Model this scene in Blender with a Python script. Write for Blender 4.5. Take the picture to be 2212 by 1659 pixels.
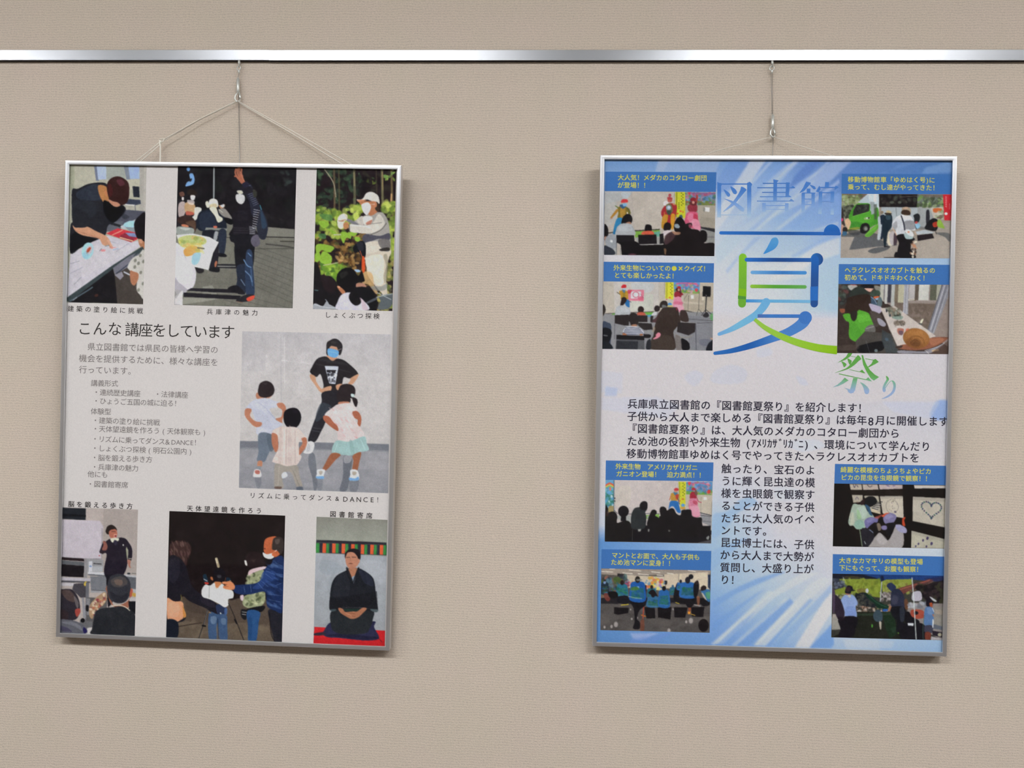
import bpy, bmesh, math, random
import numpy as np
from mathutils import Vector, Matrix
from mathutils.geometry import tessellate_polygon

SC = bpy.context.scene
COL = SC.collection
for o in list(bpy.data.objects):
    bpy.data.objects.remove(o)

# ------------------------------------------------------------------ camera
IW, IH = 2212.0, 1659.0
CZ = 1.45                                   # eye height above the floor
YAW, PITCH, ROLL, DIST, FOC = -0.0447, 0.0162, 0.0183, 1.27, 0.8 * IW
cyw, syw, cp, sp_, cr, sr = math.cos(YAW), math.sin(YAW), math.cos(PITCH), math.sin(PITCH), math.cos(ROLL), math.sin(ROLL)
fw = Vector((syw * cp, cyw * cp, sp_)); rt = Vector((cyw, -syw, 0)); up = rt.cross(fw)
RT = rt * cr + up * sr; UP = -rt * sr + up * cr; FW = fw
CAMP = Vector((0, -DIST, CZ))
cam = bpy.data.objects.new('camera', bpy.data.cameras.new('camera'))
COL.objects.link(cam)
cam.data.sensor_width = 36; cam.data.lens = 36 * 0.8
cam.data.clip_start = 0.05
M = Matrix((RT, UP, -FW)).transposed().to_4x4(); M.translation = CAMP
cam.matrix_world = M
SC.camera = cam

# ------------------------------------------------------------------ view, world, light levels
SC.view_settings.view_transform = 'Standard'
SC.view_settings.look = 'None'
SC.view_settings.exposure = 0.0
SC.view_settings.gamma = 1.0
SC.view_settings.use_curve_mapping = False
w = bpy.data.worlds.new('world'); SC.world = w; w.use_nodes = True
w.node_tree.nodes['Background'].inputs[0].default_value = (0.9, 0.93, 1, 1)
w.node_tree.nodes['Background'].inputs[1].default_value = 0.3
PANEL_STRENGTH = 40.5
KP = 0.70          # how bright an ideal white sheet comes out on the wall
SC.cycles.max_bounces = 8
SC.cycles.transparent_max_bounces = 12
SC.cycles.caustics_reflective = False
SC.cycles.caustics_refractive = False
SC.cycles.sample_clamp_indirect = 4

def lin(c):
    c = np.asarray(c, float) / 255.0
    return np.where(c <= 0.04045, c / 12.92, ((c + 0.055) / 1.055) ** 2.4)
def hx(s):
    return np.array([int(s[i:i + 2], 16) for i in (0, 2, 4)], float)
def albedo(c):
    """printed ink colour for a tone (0-255 sRGB) seen under the room light through the acrylic"""
    return np.clip((lin(c) - 0.004) / KP, 0.002, 0.95)

# ------------------------------------------------------------------ materials
def mat(name):
    m = bpy.data.materials.new(name); m.use_nodes = True
    return m, m.node_tree.nodes, m.node_tree.links, m.node_tree.nodes['Principled BSDF']
def simple(name, col, rough=0.6, metal=0.0, spec=0.5):
    m, n, l, b = mat(name)
    b.inputs['Base Color'].default_value = (*col, 1); b.inputs['Roughness'].default_value = rough
    b.inputs['Metallic'].default_value = metal; b.inputs['Specular IOR Level'].default_value = spec
    return m

def wallpaper():
    m, n, l, b = mat('woven_wallpaper')
    tc = n.new('ShaderNodeTexCoord')
    def noise(sx, sz, scale, det=2, rough=0.6):
        mp = n.new('ShaderNodeMapping'); mp.inputs['Scale'].default_value = (sx, 1, sz)
        l.new(tc.outputs['Object'], mp.inputs[0])
        t = n.new('ShaderNodeTexNoise'); t.inputs['Scale'].default_value = scale
        t.inputs['Detail'].default_value = det; t.inputs['Roughness'].default_value = rough
        l.new(mp.outputs[0], t.inputs['Vector']); return t
    def mth(op, x, y=None, z=None):
        q = n.new('ShaderNodeMath'); q.operation = op
        for i, v in enumerate((x, y, z)):
            if v is None: continue
            if isinstance(v, float): q.inputs[i].default_value = v
            else: l.new(v, q.inputs[i])
        return q.outputs[0]
    sep = n.new('ShaderNodeSeparateXYZ'); l.new(tc.outputs['Object'], sep.inputs[0])
    a = noise(0.42, 1.0, 800, 1)        # weft fibres
    c = noise(1.0, 0.5, 820, 1)         # knots where warp crosses
    d = noise(1.0, 1.0, 1300, 1)        # fuzz
    wob = noise(1.0, 1.0, 40, 2); big = noise(1.0, 1.0, 9, 2)
    # weft rows every 4 mm, gently wandering
    ph = mth('ADD', mth('MULTIPLY', sep.outputs['Z'], 2 * math.pi / 0.0040), mth('MULTIPLY', wob.outputs['Fac'], 11.0))
    row = mth('POWER', mth('MULTIPLY_ADD', mth('SINE', ph), 0.5, 0.5), 3.0)
    knot = mth('MULTIPLY', row, mth('MULTIPLY', mth('SUBTRACT', c.outputs['Fac'], 0.36), 1.6))
    h = mth('SUBTRACT', mth('ADD', mth('MULTIPLY', a.outputs['Fac'], 0.45), mth('MULTIPLY', d.outputs['Fac'], 0.55)), mth('MULTIPLY', knot, 0.5))
    cr_ = n.new('ShaderNodeValToRGB')
    base = lin(hx('c3b6a7')) / 0.72
    cr_.color_ramp.elements[0].position = 0.22; cr_.color_ramp.elements[1].position = 0.68
    cr_.color_ramp.elements[0].color = (*(base * 0.76), 1); cr_.color_ramp.elements[1].color = (*(base * 1.14), 1)
    l.new(h, cr_.inputs[0])
    mx = n.new('ShaderNodeMixRGB'); mx.blend_type = 'MULTIPLY'; mx.inputs[0].default_value = 1.0
    r2 = n.new('ShaderNodeValToRGB')
    r2.color_ramp.elements[0].position = 0.3; r2.color_ramp.elements[1].position = 0.7
    r2.color_ramp.elements[0].color = (0.975, 0.985, 0.97, 1); r2.color_ramp.elements[1].color = (1.0, 0.985, 1.0, 1)
    l.new(big.outputs['Fac'], r2.inputs[0]); l.new(cr_.outputs[0], mx.inputs[1]); l.new(r2.outputs[0], mx.inputs[2])
    l.new(mx.outputs[0], b.inputs['Base Color'])
    b.inputs['Roughness'].default_value = 0.85; b.inputs['Specular IOR Level'].default_value = 0.2
    bp = n.new('ShaderNodeBump'); bp.inputs['Strength'].default_value = 0.5; bp.inputs['Distance'].default_value = 0.0016
    l.new(h, bp.inputs['Height']); l.new(bp.outputs[0], b.inputs['Normal'])
    return m

def brushed(name, col, rough, axis):
    """satin anodised aluminium, brushed along one axis"""
    m, n, l, b = mat(name)
    b.inputs['Base Color'].default_value = (*col, 1); b.inputs['Metallic'].default_value = 0.9
    b.inputs['Roughness'].default_value = rough
    tc = n.new('ShaderNodeTexCoord'); mp = n.new('ShaderNodeMapping')
    mp.inputs['Scale'].default_value = (3, 900, 900) if axis == 'x' else (900, 900, 3)
    t = n.new('ShaderNodeTexNoise'); t.inputs['Scale'].default_value = 1.0; t.inputs['Detail'].default_value = 2
    bp = n.new('ShaderNodeBump'); bp.inputs['Strength'].default_value = 0.15; bp.inputs['Distance'].default_value = 0.0002
    l.new(tc.outputs['Object'], mp.inputs[0]); l.new(mp.outputs[0], t.inputs['Vector'])
    l.new(t.outputs['Fac'], bp.inputs['Height']); l.new(bp.outputs[0], b.inputs['Normal'])
    return m

def acrylic():
    m = bpy.data.materials.new('acrylic_glazing'); m.use_nodes = True
    n, l = m.node_tree.nodes, m.node_tree.links; n.clear()
    out = n.new('ShaderNodeOutputMaterial'); mix = n.new('ShaderNodeMixShader')
    # reflectance of one face, the same from both sides: 0.022 + 0.6 (1 - cos)^5
    ge = n.new('ShaderNodeNewGeometry'); dt = n.new('ShaderNodeVectorMath'); dt.operation = 'DOT_PRODUCT'
    l.new(ge.outputs['Incoming'], dt.inputs[0]); l.new(ge.outputs['Normal'], dt.inputs[1])
    def mth(op, x, y):
        q = n.new('ShaderNodeMath'); q.operation = op
        for i, v in enumerate((x, y)):
            if isinstance(v, float): q.inputs[i].default_value = v
            elif v is not None: l.new(v, q.inputs[i])
        return q.outputs[0]
    fac = mth('ADD', mth('MULTIPLY', mth('POWER', mth('SUBTRACT', 1.0, mth('ABSOLUTE', dt.outputs['Value'], None)), 5.0), 0.6), 0.022)
    tr = n.new('ShaderNodeBsdfTransparent'); gl = n.new('ShaderNodeBsdfGlossy')
    gl.inputs['Roughness'].default_value = 0.03
    l.new(fac, mix.inputs[0]); l.new(tr.outputs[0], mix.inputs[1]); l.new(gl.outputs[0], mix.inputs[2])
    l.new(mix.outputs[0], out.inputs[0])
    return m

def ink():
    """printed ink: colour stored on the print, faint paper grain"""
    m, n, l, b = mat('printed_ink')
    a = n.new('ShaderNodeAttribute'); a.attribute_name = 'Col'
    tc = n.new('ShaderNodeTexCoord'); t = n.new('ShaderNodeTexNoise'); t.inputs['Scale'].default_value = 900
    l.new(tc.outputs['Object'], t.inputs['Vector'])
    r = n.new('ShaderNodeValToRGB'); r.color_ramp.elements[0].position = .3; r.color_ramp.elements[1].position = .7
    r.color_ramp.elements[0].color = (0.93, 0.93, 0.93, 1); r.color_ramp.elements[1].color = (1.04, 1.04, 1.04, 1)
    mx = n.new('ShaderNodeMixRGB'); mx.blend_type = 'MULTIPLY'; mx.inputs[0].default_value = 1
    l.new(t.outputs['Fac'], r.inputs[0]); l.new(a.outputs['Color'], mx.inputs[1]); l.new(r.outputs[0], mx.inputs[2])
    l.new(mx.outputs[0], b.inputs['Base Color'])
    b.inputs['Roughness'].default_value = 0.8; b.inputs['Specular IOR Level'].default_value = 0.15
    return m

M_WALL = wallpaper()
M_FRAME_H = brushed('satin_aluminium_frame', (0.80, 0.80, 0.82), 0.36, 'x')
M_FRAME_V = brushed('satin_aluminium_frame_upright', (0.80, 0.80, 0.82), 0.36, 'z')
M_RAIL = brushed('satin_aluminium_rail', (0.33, 0.334, 0.345), 0.30, 'x')
M_SLOT_SHADE = simple('rail_slot_painted_shade', (0.03, 0.025, 0.03), 0.7)  # shade of the unlit rail underside, painted near-black inside the channel
M_GLASS = acrylic()
M_INK = ink()
M_STEEL = simple('nickel_steel', (0.78, 0.79, 0.74), 0.38, 0.55)
M_WIRE = simple('steel_wire', (0.35, 0.33, 0.32), 0.4, 0.8)
M_CORD = simple('cream_cotton_cord', (0.95, 0.90, 0.80), 0.9)
M_BACK = simple('grey_backing_board', (0.25, 0.24, 0.23), 0.9)
M_CEIL = simple('white_ceiling_board', (0.78, 0.78, 0.76), 0.9)
M_FLOOR = simple('grey_floor_covering', (0.14, 0.12, 0.11), 0.6)
M_PLAIN = simple('beige_wall_paint', (0.42, 0.38, 0.33), 0.9)
M_WHITE = simple('white_painted_metal', (0.8, 0.8, 0.8), 0.4)
M_LAMP = bpy.data.materials.new('lamp_diffuser'); M_LAMP.use_nodes = True
_n = M_LAMP.node_tree.nodes; _n.clear(); _e = _n.new('ShaderNodeEmission'); _o = _n.new('ShaderNodeOutputMaterial')
_e.inputs[0].default_value = (0.975, 1.0, 1.03, 1); _e.inputs[1].default_value = PANEL_STRENGTH
M_LAMP.node_tree.links.new(_e.outputs[0], _o.inputs[0])

# ------------------------------------------------------------------ object helpers
def link(name, me, m, parent=None, **props):
    o = bpy.data.objects.new(name, me); COL.objects.link(o)
    if m is not None: me.materials.append(m)
    if parent is not None: o.parent = parent
    for k, v in props.items(): o[k] = v
    return o
def mesh(name, verts, faces):
    me = bpy.data.meshes.new(name); me.from_pydata([tuple(v) for v in verts], [], faces); me.update(); return me
def box_mesh(name, x0, x1, y0, y1, z0, z1):
    v = [(x, y, z) for x in (x0, x1) for y in (y0, y1) for z in (z0, z1)]
    f = [(0, 1, 3, 2), (4, 6, 7, 5), (0, 4, 5, 1), (2, 3, 7, 6), (0, 2, 6, 4), (1, 5, 7, 3)]
    return mesh(name, v, f)
def tube_mesh(name, pts, r, seg=8, closed=False):
    """a round tube along points; r may be a list"""
    pts = [Vector(p) for p in pts]; n = len(pts)
    rs = r if isinstance(r, (list, tuple)) else [r] * n
    vs, fs = [], []
    ref = None
    for i, p in enumerate(pts):
        a = pts[(i - 1) % n] if (closed or i > 0) else p
        b = pts[(i + 1) % n] if (closed or i < n - 1) else p
        t = (b - a).normalized()
        if ref is None:
            ref = t.orthogonal().normalized()
        u = (ref - t * ref.dot(t)).normalized(); ref = u; v = t.cross(u)
        for k in range(seg):
            an = 2 * math.pi * k / seg
            vs.append(p + (u * math.cos(an) + v * math.sin(an)) * rs[i])
    for i in range(n if closed else n - 1):
        for k in range(seg):
            a, b = i * seg + k, i * seg + (k + 1) % seg
            c, d = ((i + 1) % n) * seg + (k + 1) % seg, ((i + 1) % n) * seg + k
            fs.append((a, b, c, d))
    if not closed:
        fs.append(tuple(range(seg))[::-1]); fs.append(tuple((n - 1) * seg + k for k in range(seg)))
    me = mesh(name, vs, fs)
    for p in me.polygons: p.use_smooth = True
    return me
def empty(name, mtx):
    o = bpy.data.objects.new(name, None); COL.objects.link(o)
    o.empty_display_size = 0.1; o.matrix_world = mtx
    return o
def ray(px, py):
    return (RT * ((px - IW / 2) / FOC) + UP * ((IH / 2 - py) / FOC) + FW)
def hit_y(px, py, y):
    d = ray(px, py); return CAMP + d * ((y - CAMP.y) / d.y)

# ------------------------------------------------------------------ room
X0, X1, YB, H = -3.6, 3.6, -4.4, 2.72
def struct(name, me, m):
    return link(name, me, m, kind='structure')
wb = struct('wall_back', box_mesh('wall_back', X0, X1, 0, 0.12, 0, H), M_WALL)
struct('wall_front', box_mesh('wall_front', X0, X1, YB - 0.12, YB, 0, H), M_PLAIN)
struct('wall_left', box_mesh('wall_left', X0 - 0.12, X0, YB, 0, 0, H), M_PLAIN)
struct('wall_right', box_mesh('wall_right', X1, X1 + 0.12, YB, 0, 0, H), M_PLAIN)
struct('floor', box_mesh('floor', X0, X1, YB, 0, -0.1, 0), M_FLOOR)
struct('ceiling', box_mesh('ceiling', X0, X1, YB, 0, H, H + 0.1), M_CEIL)

def ceiling_light(x, y, lab, wd=0.92, dp=0.28):
    t = empty('ceiling_light', Matrix.Translation((x, y, H)))
    t['label'] = lab; t['category'] = 'ceiling light'; t['group'] = 'ceiling lights above the wall'
    bm = bmesh.new()
    for a, b, c, d in ((-wd/2-.03, wd/2+.03, -dp/2-.03, -dp/2), (-wd/2-.03, wd/2+.03, dp/2, dp/2+.03), (-wd/2-.03, -wd/2, -dp/2, dp/2), (wd/2, wd/2+.03, -dp/2, dp/2)):
        r = bmesh.ops.create_cube(bm, size=1)
        bmesh.ops.scale(bm, vec=(b - a, d - c, 0.03), verts=r['verts'])
        bmesh.ops.translate(bm, vec=((a + b) / 2, (c + d) / 2, -0.015), verts=r['verts'])
    me = bpy.data.meshes.new('lamp_frame'); bm.to_mesh(me); bm.free()
    link('lamp_frame', me, M_WHITE, t)
    link('diffuser', box_mesh('diffuser', -wd/2, wd/2, -dp/2, dp/2, -0.02, -0.005), M_LAMP, t)
for x, lb in ((-2.36, 'long ceiling light panel farthest along the left side'), (-0.72, 'long ceiling light panel before the left poster'), (0.93, 'long ceiling light panel before the right poster'), (2.58, 'long ceiling light panel farthest along the right side')):
    ceiling_light(x, -1.72, lb)

# picture rail: two lengths butted together, hollow channel open below
RZ0, RZ1 = CZ + 0.5240, CZ + 0.5406
def rail(name, xa, xb):
    yo = 0.0065
    prof = [(0, RZ1), (-yo + 0.0004, RZ1), (-yo, RZ1 - 0.0004), (-yo - 0.00003, (RZ0 + RZ1) / 2), (-yo, RZ0 + 0.0004), (-yo + 0.0004, RZ0),
            (-yo + 0.0016, RZ0), (-yo + 0.0016, RZ0 + 0.010), (-0.0012, RZ0 + 0.010), (-0.0012, RZ0), (0, RZ0)]
    n = len(prof)
    vs = [(xa, y, z) for y, z in prof] + [(xb, y, z) for y, z in prof]
    fs = [(i, (i + 1) % n, n + (i + 1) % n, n + i) for i in range(n)] + [tuple(range(n))[::-1], tuple(range(n, 2 * n))]
    me = mesh(name, vs, fs)
    o = struct(name, me, M_RAIL)
    me.materials.append(M_SLOT_SHADE)
    for i in (6, 7, 8): me.polygons[i].material_index = 1
    bm = bmesh.new(); bm.from_mesh(me); bmesh.ops.recalc_face_normals(bm, faces=bm.faces); bm.to_mesh(me); bm.free()
    return o
XJ = hit_y(581, 118, -0.0065).x
rail('trim_1', X0, XJ - 0.00012)
rail('trim_2', XJ + 0.00012, X1).location.z = -0.0005

# ------------------------------------------------------------------ framed posters: frame, acrylic, backing
FWD, FHT = 0.525, 0.7419
class Poster:
    def __init__(s, name, label, cx, cz, rot, group):
        gt, gb = 0.038, 0.018
        lean = math.asin((gt - gb) / FHT)
        # local axes: x along the frame, z up the leaning frame, y into the wall
        bottom = Vector((cx, -gb, CZ + cz)) + Vector((math.sin(rot), 0, -math.cos(rot))) * (FHT / 2)
        ax = Vector((math.cos(rot), 0, math.sin(rot)))
        az = (Vector((-math.sin(rot), 0, math.cos(rot))) * math.cos(lean) + Vector((0, -1, 0)) * math.sin(lean)).normalized()
        ay = az.cross(ax).normalized()
        m = Matrix((ax, ay, az)).transposed().to_4x4(); m.translation = bottom
        s.mw = m; s.inv = m.inverted(); s.n = ay; s.o = bottom
        s.root = empty(name, m)
        s.root['label'] = label; s.root['category'] = 'framed poster'; s.root['group'] = group
        W2, D, B, L = FWD / 2, 0.015, 0.0062, FHT
        # four mitred rails: profile (inset from outer edge, depth)
        prof = [(0, 0.0006), (0.00025, 0.00030), (B * .25, 0.00009), (B * .5, 0), (B * .75, 0.00005), (B - 0.00025, 0.00016), (B, 0.0004), (B, 0.0022), (0.0022, 0.0022), (0.0022, D), (0, D)]
        cs = [(-W2, 0, 1, 1), (W2, 0, -1, 1), (W2, L, -1, -1), (-W2, L, 1, -1)]
        for k, mt in ((0, M_FRAME_H), (1, M_FRAME_V), (2, M_FRAME_H), (3, M_FRAME_V)):
            vs = []
            for c in (cs[k], cs[(k + 1) % 4]):
                for ins, dep in prof:
                    vs.append((c[0] + c[2] * ins, dep, c[1] + c[3] * ins))
            n = len(prof)
            fs = [(i, (i + 1) % n, n + (i + 1) % n, n + i) for i in range(n)] + [tuple(range(n))[::-1], tuple(range(n, 2 * n))]
            me = mesh('frame_rail', vs, fs)
            bm = bmesh.new(); bm.from_mesh(me); bmesh.ops.recalc_face_normals(bm, faces=bm.faces); bm.to_mesh(me); bm.free()
            link('frame_rail', me, mt, s.root)
        link('glazing', box_mesh('glazing', -W2 + .003, W2 - .003, 0.0024, 0.0032, 0.003, L - .003), M_GLASS, s.root)
        link('backing_board', box_mesh('backing_board', -W2 + .0024, W2 - .0024, 0.0062, 0.0105, 0.0024, L - .0024), M_BACK, s.root)
        s.SH = 0.0040
    def loc(s, px, py, dep):
        """photo point -> the poster's own coordinates on the plane at depth dep"""
        d = ray(px, py); p0 = s.o + s.n * dep
        t = (p0 - CAMP).dot(s.n) / d.dot(s.n)
        return s.inv @ (CAMP + d * t)
    def loc_np(s, X, Y, dep):
        r, u, f = (np.array(v) for v in (RT, UP, FW))
        d = ((X - IW / 2) / FOC)[..., None] * r + ((IH / 2 - Y) / FOC)[..., None] * u + f
        n = np.array(s.n); p0 = np.array(s.o + s.n * dep) - np.array(CAMP)
        t = (p0 @ n) / (d @ n)
        P = np.array(CAMP) + d * t[..., None]
        A = np.array(s.inv)
        return P @ A[:3, :3].T + A[:3, 3]

# ------------------------------------------------------------------ printing: colour stored on fine meshes
def nums(s):
    v = [float(q) for q in s.replace(',', ' ').split()]
    return np.array(v).reshape(-1, 2)
def spline(p, k=5, closed=True):
    n = len(p); out = []
    for i in range(n if closed else n - 1):
        if closed: a, b, c, d = p[(i - 1) % n], p[i], p[(i + 1) % n], p[(i + 2) % n]
        else: a, b, c, d = p[max(i - 1, 0)], p[i], p[i + 1], p[min(i + 2, n - 1)]
        for j in range(k):
            t = j / k
            out.append(0.5 * ((2 * b) + (c - a) * t + (2 * a - 5 * b + 4 * c - d) * t * t + (3 * b - a - 3 * c + d) * t ** 3))
    if not closed: out.append(p[-1])
    return np.array(out)

class Print:
    """a printed picture: a fine grid between four corners, coloured by painting shapes in order"""
    def __init__(s, crop, corners, bg, step=1.12):
        s.ox, s.oy, s.s = crop
        c = s.tx(nums(corners)); s.c = c
        w = max(np.hypot(*(c[1] - c[0])), np.hypot(*(c[2] - c[3]))); h = max(np.hypot(*(c[3] - c[0])), np.hypot(*(c[2] - c[1])))
        nx, ny = int(w / step) + 2, int(h / step) + 2
        U, V = np.meshgrid(np.linspace(0, 1, nx), np.linspace(0, 1, ny)); U, V = U[..., None], V[..., None]
        P = (c[0] * (1 - U) + c[1] * U) * (1 - V) + (c[3] * (1 - U) + c[2] * U) * V
        s.X, s.Y = P[..., 0], P[..., 1]; s.V = V[..., 0]; s.U = U[..., 0]
        s.C = np.ones((ny, nx, 3)) * hx(bg); s.step = step; s.clip = None
    def tx(s, p): return np.array([s.ox, s.oy]) + p / s.s
    def _blend(s, idx, cov, col, a):
        if s.clip is not None: cov = cov * s.clip[idx]
        cov = (cov * a)[:, None]
        s.C[idx] = s.C[idx] * (1 - cov) + col * cov
    def _sub(s, lo, hi):
        m = (s.X > lo[0]) & (s.X < hi[0]) & (s.Y > lo[1]) & (s.Y < hi[1])
        return np.nonzero(m)
    def _inside(s, x, y, q):
        r = np.zeros(len(x), bool); n = len(q)
        for i in range(n):
            x1, y1 = q[i]; x2, y2 = q[(i + 1) % n]
            if y1 == y2: continue
            c = ((y1 > y) != (y2 > y))
            r ^= c & (x < (x2 - x1) * (y - y1) / (y2 - y1) + x1)
        return r
    def Q(s, col, pts, a=1.0, smooth=False):
        q = s.tx(nums(pts) if isinstance(pts, str) else pts)
        if smooth: q = spline(q, 5)
        idx = s._sub(q.min(0) - 1, q.max(0) + 1)
        if len(idx[0]) == 0: return s
        x, y = s.X[idx], s.Y[idx]; e = s.step * 0.3
        cov = sum(s._inside(x + dx, y + dy, q) for dx in (-e, e) for dy in (-e, e)) / 4.0
        s._blend(idx, cov, hx(col), a); return s
    def P(s, col, pts, a=1.0): return s.Q(col, pts, a, True)
    def R(s, col, x0, y0, x1, y1, a=1.0): return s.Q(col, np.array([[x0, y0], [x1, y0], [x1, y1], [x0, y1]], float), a)
    def E(s, col, cx, cy, rx, ry, rot=0, a=1.0, soft=0.0):
        c = s.tx(np.array([[cx, cy]], float))[0]; rx, ry = rx / s.s, ry / s.s; m = max(rx, ry) * (1 + soft) + 1
        idx = s._sub(c - m, c + m)
        if len(idx[0]) == 0: return s
        t = math.radians(rot); dx, dy = s.X[idx] - c[0], s.Y[idx] - c[1]
        d = np.hypot((dx * math.cos(t) + dy * math.sin(t)) / rx, (-dx * math.sin(t) + dy * math.cos(t)) / ry)
        k = max(soft, 0.8 / max(min(rx, ry), 0.5))
        s._blend(idx, np.clip((1 - d) / k + 0.5, 0, 1), hx(col), a); return s
    def L(s, col, wd, pts, a=1.0, smooth=True):
        q = s.tx(nums(pts)); r = wd / s.s / 2
        if smooth and len(q) > 2: q = spline(q, 4, False)
        idx = s._sub(q.min(0) - r - 1, q.max(0) + r + 1)
        if len(idx[0]) == 0: return s
        x, y = s.X[idx], s.Y[idx]; d = np.full(len(x), 1e9)
        for i in range(len(q) - 1):
            v = q[i + 1] - q[i]; L2 = max(v @ v, 1e-9)
            t = np.clip(((x - q[i][0]) * v[0] + (y - q[i][1]) * v[1]) / L2, 0, 1)
            d = np.minimum(d, np.hypot(x - q[i][0] - t * v[0], y - q[i][1] - t * v[1]))
        s._blend(idx, np.clip((r - d) / 0.9 + 0.5, 0, 1), hx(col), a); return s
    def G(s, *stops):
        """vertical blend over the whole print: position, colour, ..."""
        ps = stops[0::2]; cs = np.array([hx(c) for c in stops[1::2]])
        for k in range(3): s.C[..., k] = np.interp(s.V, ps, cs[:, k])
        return s
    def N(s, pts, cols, n, lo, hi, seed=1, asp=1.8, a=0.9, rot=None):
        """scattered dabs of ink (leaves, litter, shine) inside an outline"""
        q = nums(pts); rg = random.Random(seed); cols = cols.split(); b0, b1 = q.min(0), q.max(0); k = 0; tries = 0
        while k < n and tries < n * 12:
            tries += 1
            x, y = rg.uniform(b0[0], b1[0]), rg.uniform(b0[1], b1[1])
            if not s._inside(np.array([x]), np.array([y]), q)[0]: continue
            k += 1; r = rg.uniform(lo, hi)
            s.E(rg.choice(cols), x, y, r * asp, r, rg.uniform(0, 180) if rot is None else rot + rg.uniform(-12, 12), a * rg.uniform(.6, 1), 0.4)
        return s
    def blur(s, r=1):
        for _ in range(r):
            A = np.pad(s.C, ((1, 1), (0, 0), (0, 0)), 'edge'); s.C = (A[:-2] + 5 * A[1:-1] + A[2:]) / 7
            A = np.pad(s.C, ((0, 0), (1, 1), (0, 0)), 'edge'); s.C = (A[:, :-2] + 5 * A[:, 1:-1] + A[:, 2:]) / 7
        return s
    def build(s, poster, parent, name, label, dep=0.0039, blur=1, grain=3.0, seed=3):
        if blur: s.blur(blur)
        rg = np.random.RandomState(seed)
        C = s.C + rg.normal(0, grain, s.C.shape[:2])[..., None] + rg.normal(0, grain * .5, s.C.shape)
        if grain > 2:                      # uneven tone of a photographic print: soft mottling at three sizes
            for cell, amp in ((26, .055), (9, .06), (3.4, .05)):
                f = soft_noise(rg, s.C.shape[0], s.C.shape[1], cell / s.step)
                C = C + (f * amp)[..., None] * np.clip(C * .12 + 20, 0, 50)
        V = poster.loc_np(s.X, s.Y, dep).reshape(-1, 3)
        ny, nx = s.X.shape
        me = grid_mesh(name, V, nx, ny)
        set_col(me, albedo(C.reshape(-1, 3)))
        o = link(name, me, M_INK, parent)
        if label: o['label'] = label
        return o

def soft_noise(rg, h, w_, cell):
    gh, gw = int(h / cell) + 3, int(w_ / cell) + 3
    g = rg.normal(0, 1, (gh, gw))
    y, x = np.arange(h) / cell, np.arange(w_) / cell
    yi, xi = y.astype(int), x.astype(int); fy, fx = y - yi, x - xi
    fy, fx = (fy * fy * (3 - 2 * fy))[:, None], (fx * fx * (3 - 2 * fx))[None]
    A, B, Cc, D = g[np.ix_(yi, xi)], g[np.ix_(yi, xi + 1)], g[np.ix_(yi + 1, xi)], g[np.ix_(yi + 1, xi + 1)]
    return (A * (1 - fx) + B * fx) * (1 - fy) + (Cc * (1 - fx) + D * fx) * fy
def grid_mesh(name, V, nx, ny):
    i = np.arange(nx * ny).reshape(ny, nx)
    F = np.stack([i[:-1, :-1], i[1:, :-1], i[1:, 1:], i[:-1, 1:]], -1).reshape(-1, 4)
    me = bpy.data.meshes.new(name); nf = len(F)
    me.vertices.add(nx * ny); me.vertices.foreach_set('co', V.astype(np.float32).ravel())
    me.loops.add(nf * 4); me.loops.foreach_set('vertex_index', F.astype(np.int32).ravel())
    me.polygons.add(nf); me.polygons.foreach_set('loop_start', np.arange(0, nf * 4, 4, dtype=np.int32))
    me.update(calc_edges=True)
    return me
def set_col(me, rgb):
    at = me.color_attributes.new('Col', 'FLOAT_COLOR', 'POINT')
    c = np.ones((len(rgb), 4), np.float32); c[:, :3] = rgb
    at.data.foreach_set('color', c.ravel())
def flat_quad(poster, parent, name, pts, col, dep, label=None):
    """a flat area of one ink"""
    V = [poster.loc(x, y, dep) for x, y in pts]
    me = mesh(name, V, [(0, 3, 2, 1)]); set_col(me, np.repeat(albedo(hx(col))[None], 4, 0))
    o = link(name, me, M_INK, parent)
    if label: o['label'] = label
    return o

# lettering: glyph outlines set cell by cell along a line
_glyph = {}
def glyph(ch, off):
    k = (ch, off)
    if k not in _glyph:
        cu = bpy.data.curves.new('g', 'FONT'); cu.body = ch; cu.size = 1; cu.offset = off; cu.resolution_u = 2
        o = bpy.data.objects.new('g', cu); COL.objects.link(o)
        me = bpy.data.meshes.new_from_object(o.evaluated_get(bpy.context.evaluated_depsgraph_get()))
        n = len(me.vertices); co = np.empty(n * 3); me.vertices.foreach_get('co', co); co = co.reshape(-1, 3)[:, :2]
        fs = [tuple(p.vertices) for p in me.polygons]
        cx = 0.5 if ord(ch) > 0x2fff and not 0xff61 <= ord(ch) <= 0xff9f else ((co[:, 0].min() + co[:, 0].max()) / 2 if n else 0)
        if ch in '（）': cx = (co[:, 0].min() + co[:, 0].max()) / 2
        _glyph[k] = (co - np.array([cx, 0.38]), fs)
        bpy.data.objects.remove(o); bpy.data.meshes.remove(me); bpy.data.curves.remove(cu)
    return _glyph[k]
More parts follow.
